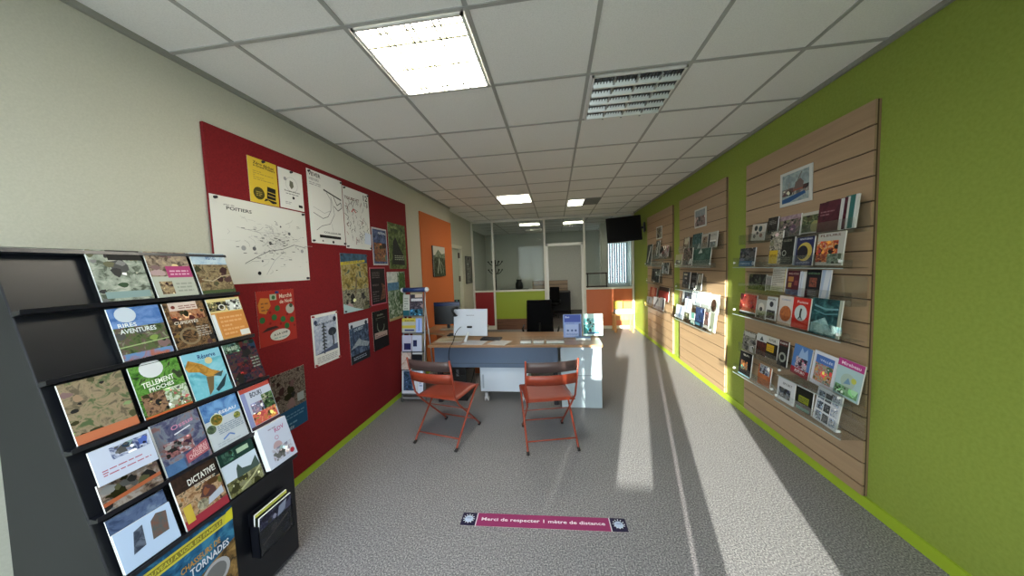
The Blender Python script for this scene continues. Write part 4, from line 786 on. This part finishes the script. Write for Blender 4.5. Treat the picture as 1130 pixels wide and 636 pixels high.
def keyboard(label, x, y, rz, w=.3, d=.13):
    t = thing('keyboard', label, 'keyboard', (x, y, DT), rz)
    MB().box((-w/2, -d/2, 0), (w/2, d/2, .015), mat('#101114', .45)).build('base', t, bevel=.003)
    g = MB()
    for r in range(5):
        for c in range(14):
            xx = -w/2+.01+c*(w-.02)/14; yy = -d/2+.012+r*(d-.02)/5
            g.box((xx, yy, .015), (xx+(w-.02)/14*.82, yy+(d-.02)/5*.8, .019), mat('#1d1f24', .5))
    g.build('keys', t)
keyboard('black keyboard in front of the white screen, right half', -.77, 3.60, math.radians(-4), .24, .13)
keyboard('black keyboard at the left end of the desk below the black screen', -1.23, 3.84, .05, .3, .12)
def paper(label, x, y, rz, w=.21, d=.297, col='#c8c8cc', th=.003, lines=True):
    _seed[0] += 1
    m = MB(); printed(m, w, d, th, col, [('l', .12, .15, .88, .85, 10, '#b0b0b4')] if lines else [], _seed[0], .6)
    M = Matrix.Translation((x, y, DT+.0005))@Matrix.Rotation(rz, 4, 'Z')
    return tag(m.build('paper_sheet', M=M), label, 'paper', 'papers on the desk')
paper('white paper sheet under the easel leg of the white screen', -1.06, 3.36, -.15, .24, .19)
paper('white paper sheet in the middle of the desk, right of the screen', -.77, 3.36, -.3, .21, .21, '#c4c4c4')
paper('cream paper sheet at the left end of the desk', -1.40, 3.45, .1, .3, .2, '#b0a48c', .004, False)
paper('tan folder lying flat beside the cream sheet', -1.33, 3.42+.24, -.05, .2, .13, '#9c8c6c', .006, False)
def tray(label, x, y, w, blue=False):
    t = thing('leaflet_tray', label, 'leaflet tray', (x, y, DT))
    f = MB().box((0, 0, 0), (w, .10, .004), ACRYL).box((0, 0, 0), (w, .004, .03), ACRYL).box((0, .096, 0), (w, .1, .06), ACRYL).box((0, 0, 0), (.003, .1, .035), ACRYL).box((w-.003, 0, 0), (w, .1, .035), ACRYL)
    f.build('box', t)
    l = printed(MB(), w-.012, .085, .022, '#c8c0c0' if not blue else '#84a4cc', [('r', .0, .6, 1, 1, '#4c4440' if not blue else '#5c84b8'), ('l', .1, .15, .9, .5, 2, '#a89898')], 9+int(x*50), .5)
    l.build('stack', t).location = (.006, .008, .0045)
tray('leaflet tray with white cards at the left of the row on the desk edge', -.405, 3.37, .125)
tray('leaflet tray with white cards in the middle of the row on the desk edge', -.265, 3.37, .125)
tray('wider leaflet tray in front of the blue display card', -.125, 3.37, .20)
tray('leaflet tray with pale blue cards in front of the teal display card', .20, 3.50, .17, True)
def display(label, x, y, w, h, base, ops, rz=0):
    t = thing('display_stand', label, 'display stand', (x, y, DT), rz)
    f = MB().box((0, 0, 0), (w, .004, h), ACRYL).box((0, -.05, 0), (w, .05, .004), ACRYL)
    f.build('acrylic_stand', t)
    m = printed(MB(), w-.012, h-.02, .002, base, ops, 200+int(x*100), .3, M=frame_matrix((.006, -.002, .014), (1, 0, 0), (0, 0, 1)))
    m.build('card', t)
display('display stand with a blue printed card near the right end of the desk', .065, 3.62, .215, .285, '#8ca0d4', [('r', .06, .66, .96, .98, '#4c5ca8'), ('t', 'Bon', .12, .84, .34, .92, '#dce4f4'), ('l', .15, .6, .85, .64, 1, '#5c6cac'), ('r', .1, .04, .82, .56, '#a4b4dc'), ('c', .25, .3, .06, '#4c5c8c'), ('c', .48, .3, .06, '#4c5c8c'), ('c', .68, .3, .06, '#4c5c8c'), ('l', .15, .1, .8, .2, 2, '#6c7cb0'), ('r', .85, .04, .96, .6, '#5c6488')])
display('display stand with a teal and white card at the right end of the desk', .29, 3.70, .235, .275, '#c4e0e0', [('P', .04, .1, .85, .8, ['#3c8c98', '#84c4c8', '#b8e0e0', 12]), ('r', .04, .08, .85, .16, '#2c5c84'), ('q', [(.04,.1),(.3,.1),(.2,.35),(.04,.4)], '#1c5c5c')])
# cables
def cable(name, label, pts, r=.004):
    cu = bpy.data.curves.new(name, 'CURVE'); cu.dimensions = '3D'; sp = cu.splines.new('NURBS'); sp.points.add(len(pts)-1)
    for p, q in zip(sp.points, pts): p.co = (*q, 1)
    sp.use_endpoint_u = True; sp.order_u = 4; cu.bevel_depth = r; cu.materials.append(BLACK)
    ob = bpy.data.objects.new(name, cu); COL.objects.link(ob); dg = bpy.context.evaluated_depsgraph_get()
    me = bpy.data.meshes.new_from_object(ob.evaluated_get(dg)); COL.objects.unlink(ob); bpy.data.objects.remove(ob)
    o = bpy.data.objects.new(name, me); COL.objects.link(o); return tag(o, label, 'cable')
cable('cable', 'black cable running over the front edge of the desk below the screen', [(-1.15, 3.66, DT+.14), (-1.18, 3.52, DT+.12), (-1.16, 3.40, DT+.012), (-1.17, 3.310, DT+.006), (-1.19, 3.306, DT-.06), (-1.22, 3.35, .55), (-1.2, 3.44, .40), (-1.1, 3.44, .3), (-1.05, 3.47, .36)])
cable('cable', 'black cable drooping to the floor under the left end of the desk', [(-1.34, 3.46, .42), (-1.30, 3.42, .2), (-1.22, 3.40, .08), (-1.10, 3.42, .06), (-1.02, 3.5, .16), (-.99, 3.6, .36)], .005)

# ================================================================= office chairs
def office_chair(label, loc, rz, s=1.):
    t = thing('office_chair', label, 'office chair', loc, rz); t.scale = (s, s, s)
    fab = speck(['#040406', '#09090c'], 80, .9, 2, .1, spec=.15)
    # backrest: rounded slab with slight curve
    g = MB(); n = 8; vs = []; fs = []
    for j in range(n+1):
        for i in range(n+1):
            u = i/n*2-1; v = j/n
            hw = .20*(1-.10*v)
            vs.append((u*hw, -.26+.03*u*u-.04*v, .52+.55*v))
    N = n+1
    for j in range(n):
        for i in range(n): fs.append((j*N+i, j*N+i+1, (j+1)*N+i+1, (j+1)*N+i))
    g.add(vs, fs, fab); o = g.build('backrest', t, smooth=True); m = o.modifiers.new('s', 'SOLIDIFY'); m.thickness = .045
    MB().box((-.23, -.22, .44), (.23, .22, .50), fab).build('seat', t, bevel=.02)
    MB().tube([(0, -.2, .45), (0, -.32, .5), (0, -.31, .75)], .018, BLACK).build('back_bar', t, smooth=True)
    MB().tube([(0, 0, .1), (0, 0, .44)], .025, BLACK).build('column', t, smooth=True)
    for s_ in (-1, 1):
        MB().tube([(s_*.23, -.1, .47), (s_*.27, -.1, .62), (s_*.27, .12, .64)], .014, BLACK).build('armrest', t, smooth=True)
    for k in range(5):
        a = k*2*PI/5+.3; c, s2 = math.cos(a), math.sin(a)
        ba = MB().tube([(0, 0, .1), (.26*c, .26*s2, .065)], [.02, .012], BLACK).build('base_arm', t, smooth=True)
        g = MB().tube([(.27*c-.012, .27*s2, .028), (.27*c+.012, .27*s2, .028)], .028, BLACK, 12); g.build('caster', ba)
    return t
office_chair('black office chair behind the desk, its back above the desktop', (-.245, 4.80, 0), 0, 1.0)
office_chair('black office chair seen through the doorway in the back room', (-.12, 9.55, 0), math.radians(160), .85)

# ================================================================= LEAFLET FLOOR STAND (beside desk)
fs_ = thing('leaflet_stand', 'tall narrow silver leaflet stand beside the red board and the desk', 'leaflet stand', (-1.70, 3.44, 0), math.radians(0))
fp = lambda z: .0+.14*z/1.3       # lean: y as a function of z
rail = mat('#a4a8b0', .35, .7)
for s in (-1, 1):
    xb = s*.135+(-.01 if s < 0 else .0)
    MB().tube([(xb, 0, .01), (s*.13+.02, fp(1.33), 1.33)], .009, rail, 8).build('rail', fs_, smooth=True)
    MB().tube([(xb, .36, .01), (s*.12+.02, fp(1.2)+.01, 1.2)], .008, rail, 8).build('rear_leg', fs_, smooth=True)
MB().box((-.14, -.01, .05), (.13, .01, .075), rail).build('bottom_rail', fs_)
MB().tube([(-.12, fp(1.33), 1.33), (.16, fp(1.33), 1.33)], .028, mat('#1c3466', .4), 12).build('header_bar', fs_, smooth=True)
for x in (-.13, .17): MB().lathe([(.004, -.03), (.022, -.02), (.03, 0), (.022, .02), (.004, .03)], mat('#d8d8dc', .3), (x, fp(1.33), 1.33), 14).build('end_knob', fs_, smooth=True)
rows = [(.12, .30), (.40, .22), (.61, .20), (.83, .18), (1.03, .26)]
for k, (z, h) in enumerate(rows):
    g = MB().box((-.13+.01*k*.5, fp(z)-.045, z-.012), (.13+.003*k, fp(z)+.02, z), mat('#4c5058', .5)); g.build('shelf_rest', fs_)
items = [
 ('white framed poster with a blue building picture at the bottom of the silver stand', -.13, .19, 0, '#c8ccd8', [('r', .1, .12, .8, .9, ['#14243c', '#3c5474', '#1c3040', 14]), ('r', .7, .2, .78, .8, '#a0a8a8')]),
 ('white leaflet with blue print at the bottom right of the silver stand', .065, .068, 0, '#ccd4e8', [('l', .3, .3, .8, .8, 5, '#5c74b0')]),
 ('pinkish white magazine in the second row from the bottom of the silver stand', -.135, .12, 1, ['#a88c80', '#c4b8b4', '#b8a098', 8], []),
 ('dark magazine beside the pinkish one on the silver stand', .0, .125, 1, '#14161c', [('r', 0, .85, 1, 1, '#c0c4c8'), ('l', .1, .2, .9, .6, 3, '#3c3c40')]),
 ('white and violet leaflet in the third row of the silver stand', -.125, .12, 2, '#b0b0c8', [('r', .2, .1, .9, .5, '#1c1c4c')]),
 ('white leaflet with navy block in the third row of the silver stand', .0, .12, 2, '#b4bcd0', [('r', .1, .3, .5, .7, '#1c244c')]),
 ('leaflet striped yellow and grey in the fourth row of the silver stand', -.125, .17, 3, '#a8aca8', [('r', 0, .75, 1, 1, '#b8a844'), ('r', 0, .3, 1, .5, '#b8a844'), ('l', .2, .8, .9, .95, 1, '#4c4c20'), ('r', .2, .1, .9, .22, '#3c4470')]),
 ('pale blue leaflet at the right of the fourth row of the silver stand', .05, .075, 3, '#98acdc', [('s', [(.5,.1),(.5,.9)], .2, '#5c7cc0')]),
 ('white leaflet at the left of the top row of the silver stand', -.11, .08, 4, '#b0b4ac', [('l', .2, .3, .8, .9, 5, '#6c706c'), ('r', 0, 0, 1, .25, '#1c5460')]),
 ('dark leaflet with teal base at the right of the top row of the silver stand', -.025, .165, 4, ['#1c1c24', '#3c3844', '#6c5c64', 14], [('r', .1, .68, .95, .8, '#c0c0c8'), ('P', 0, 0, 1, .3, ['#143c4c', '#3c7490', 12]), ('r', .4, .85, .95, 1, '#b8a89c')])]
for lab, x, w, k, base, ops in items:
    z, h = rows[k]
    cover('leaflet', lab, 'leaflet', (-1.70+x, 3.44+fp(z)-.032, z+.001), (1, 0, 0), (0, .12, 1), w, h-.012, .005, base, ops, 'leaflets on the silver floor stand')

# ================================================================= far right corner
ct = thing('side_table', 'small wooden side table against the orange panel in the sunny far corner', 'side table', (1.50, 7.45, 0))
wl = wood('#a8743c', '#c08c50', 'Z')
for x, y in ((-.19, -.13), (.19, -.13), (-.19, .13), (.19, .13)): MB().box((x-.022, y-.022, 0), (x+.022, y+.022, .40), wl).build('leg', ct)
MB().box((-.22, -.16, .40), (.22, .16, .43), wl).build('table_top', ct, bevel=.003)
MB().box((-.2, -.14, .28), (.2, -.125, .40), wl).build('apron', ct)
bx = thing('leaflet_box', 'white leaflet box on the small side table in the far corner', 'box', (1.50, 7.42, .43))
MB().box((-.19, -.1, 0), (.19, .1, .085), mat('#c8ccd4', .5)).build('box', bx, bevel=.002)
g = MB(); gv, gf = textgeo('LIVRES'); g.add([(-.12+.2*x, -.101, .03+.03*y) for x, y in gv], gf, mat('#5c74a0', .5)); g.build('lettering', bx)
yb_ = MB().box((1.31, 7.45, .516), (1.50, 7.56, .70), mat('#c8a838', .5)).build('yellow_box', bevel=.003)
tag(yb_, 'yellow box standing on the white leaflet box in the far corner', 'box')

# ================================================================= back room
cr = thing('coat_rack', 'dark coat rack with curved hooks behind the partition glass', 'coat rack', (-1.68, 8.8, 0))
MB().tube([(0, 0, .03), (0, 0, 1.78)], .016, BLACK).build('pole', cr, smooth=True)
MB().lathe([(.2, 0), (.2, .015), (.04, .04), (.02, .06)], BLACK).build('base', cr)
for k in range(6):
    a = k*PI/3+.2; c, s = math.cos(a), math.sin(a)
    for z in (1.45, 1.68):
        g = MB().tube([(0, 0, z-.05), (.08*c, .08*s, z-.06), (.15*c, .15*s, z-.01), (.19*c, .19*s, z+.05)], .010, BLACK, 8); g.tube([(.19*c, .19*s, z+.04), (.2*c, .2*s, z+.07)], .02, BLACK, 10); g.build('hook', cr, smooth=True)
sp = MB()
for k in range(6): sp.box((-.80, 10.82, .26+k*.135), (.40, 10.86, .26+k*.135+.115), wood('#94806c', '#a8927c', 'X'))
sp.box((-.80, 10.86, 0), (.40, 10.88, 1.06), mat('#4c4038', .7)); sp.box((-.8, 10.82, 0), (.4, 10.86, .25), mat('#4c4038', .7))
tag(sp.build('wooden_screen'), 'low wooden slatted screen against the back room wall', 'screen')
bdsk = thing('office_desk', 'dark desk in the back room seen through the doorway', 'desk', (.0, 10.3, 0))
MB().box((-.45, -.3, .70), (.45, .3, .73), mat('#2c2624', .5)).build('desktop', bdsk)
MB().box((-.42, -.02, .1), (.42, 0, .70), mat('#16161a', .6)).build('modesty_panel', bdsk)
for x in (-.43, .43): MB().box((x-.015, -.28, 0), (x+.015, .28, .70), mat('#16161a', .6)).build('side_panel', bdsk)
bg = thing('waste_bag', 'black bag standing on a low grey cabinet in the back room', 'bag', (-1.25, 10.8, .80))
MB().lathe([(.10, 0), (.13, .05), (.12, .2), (.08, .27), (.1, .33)], mat('#0c0c0e', .5), n=12).build('bag_body', bg, smooth=True)
MB().tube([(-.05, 0, .3), (-.04, 0, .42), (.04, 0, .42), (.05, 0, .3)], .007, mat('#7c7c78', .4)).build('handle', bg, smooth=True)
cab = thing('low_cabinet', 'low grey cabinet along the back room wall', 'cabinet', (-1.45, 10.85, 0))
MB().box((-.5, -.25, 0), (.5, .25, .80), mat('#74766e', .6)).build('body', cab, bevel=.004)
for s in (-1, 1): MB().box((s*.25-.235, -.262, .04), (s*.25+.235, -.25, .77), mat('#7e8078', .6)).build('door', cab)
struct('pillar_backroom', MB().box((1.33, 9.5, 0), (1.53, 9.8, H), mat('#b9bcb4', .7)))
rl = thing('railing', 'dark low railing in the back room behind the orange panel', 'railing', (1.0, 9.2, 0))
for z in (.93, 1.30): MB().tube([(-.15, 0, z), (.45, 0, z)], .018, mat('#3c2420', .5)).build('rail', rl)
for x in (-.1, .42): MB().tube([(x, 0, 0), (x, 0, 1.3)], .015, mat('#241c1c', .5)).build('upright', rl)
vb = thing('window_blind', 'pale vertical blinds over the bright window of the back room', 'blinds', ((wx0+wx1)/2, YB-.06, wz0))
tr = bpy.data.materials.new('blind_fabric'); tr.use_nodes = True
b = tr.node_tree.nodes['Principled BSDF']; b.inputs['Base Color'].default_value = lin('#b8c4cc'); b.inputs['Roughness'].default_value = .8
tl = tr.node_tree.nodes.new('ShaderNodeBsdfTranslucent'); tl.inputs[0].default_value = lin('#b8c8d4'); ms = tr.node_tree.nodes.new('ShaderNodeMixShader'); ms.inputs[0].default_value = .22
nt = tr.node_tree; nt.links.new(b.outputs[0], ms.inputs[1]); nt.links.new(tl.outputs[0], ms.inputs[2]); nt.links.new(ms.outputs[0], nt.nodes['Material Output'].inputs[0])
g = MB(); w2 = (wx1-wx0)/2
for k in range(10):
    x = -w2+.03+k*(2*w2-.02)/10; g.box((x, -.012, .0), (x+.07, -.010, wz1-wz0), tr)
g.build('slats', vb)
MB().box((-w2, -.03, wz1-wz0), (w2, .0, wz1-wz0+.04), WHITE).build('head_rail', vb)
struct('window_5', MB().box((wx0, YB+.06, wz0), (wx1, YB+.066, wz1), gl))

# ================================================================= LIGHT
sun = bpy.data.lights.new('sun', 'SUN'); sun.energy = 27; sun.angle = math.radians(.6); sun.color = (1, .93, .82)
so = bpy.data.objects.new('sun', sun); COL.objects.link(so)
sd = Vector((.25, 1, -.165)).normalized(); so.rotation_euler = sd.to_track_quat('-Z', 'Y').to_euler(); so.location = (-2, -8, 3)
w = bpy.data.worlds.new('World'); S.world = w; w.use_nodes = True
bg_ = w.node_tree.nodes['Background']; bg_.inputs[0].default_value = (.84, .90, 1, 1); bg_.inputs[1].default_value = 9.0
for (x0, x1, z0, z1, y, rx_) in ((-1.85, .84, .06, 2.58, YF-.07, 90), (wx0, wx1, wz0, wz1, YB+.16, -90)):
    l = bpy.data.lights.new('daylight_portal', 'AREA'); l.shape = 'RECTANGLE'; l.size = x1-x0; l.size_y = z1-z0; l.cycles.is_portal = True
    o = bpy.data.objects.new('daylight_portal', l); COL.objects.link(o); o.location = ((x0+x1)/2, y, (z0+z1)/2); o.rotation_euler = (math.radians(rx_), 0, 0)

# ================================================================= CAMERA
yaw, pitch, roll, fpx = .138551619, .0649179716, -.0370215084, 348.41
cy, sy, cp, sp_, cr_, sr_ = math.cos(yaw), math.sin(yaw), math.cos(pitch), math.sin(pitch), math.cos(roll), math.sin(roll)
f = Vector((-sy*cp, cy*cp, -sp_)); r0 = Vector((cy, sy, 0)); u0 = r0.cross(f)
r = r0*cr_+u0*sr_; u = u0*cr_-r0*sr_
cam = bpy.data.cameras.new('camera'); cam.sensor_fit = 'HORIZONTAL'; cam.sensor_width = 36; cam.lens = 36*fpx/1130; cam.clip_start = .02
co = bpy.data.objects.new('camera', cam); COL.objects.link(co)
M = Matrix((r, u, -f)).transposed().to_4x4(); M.translation = (0, 0, 1.555); co.matrix_world = M
S.camera = co
S.view_settings.view_transform = 'Standard'; S.view_settings.look = 'None'; S.view_settings.gamma = 1; S.view_settings.use_curve_mapping = False
S.view_settings.exposure = 0.34
S.cycles.use_denoising = True
S.cycles.max_bounces = 8; S.cycles.diffuse_bounces = 5; S.cycles.transparent_max_bounces = 24; S.cycles.sample_clamp_indirect = 6
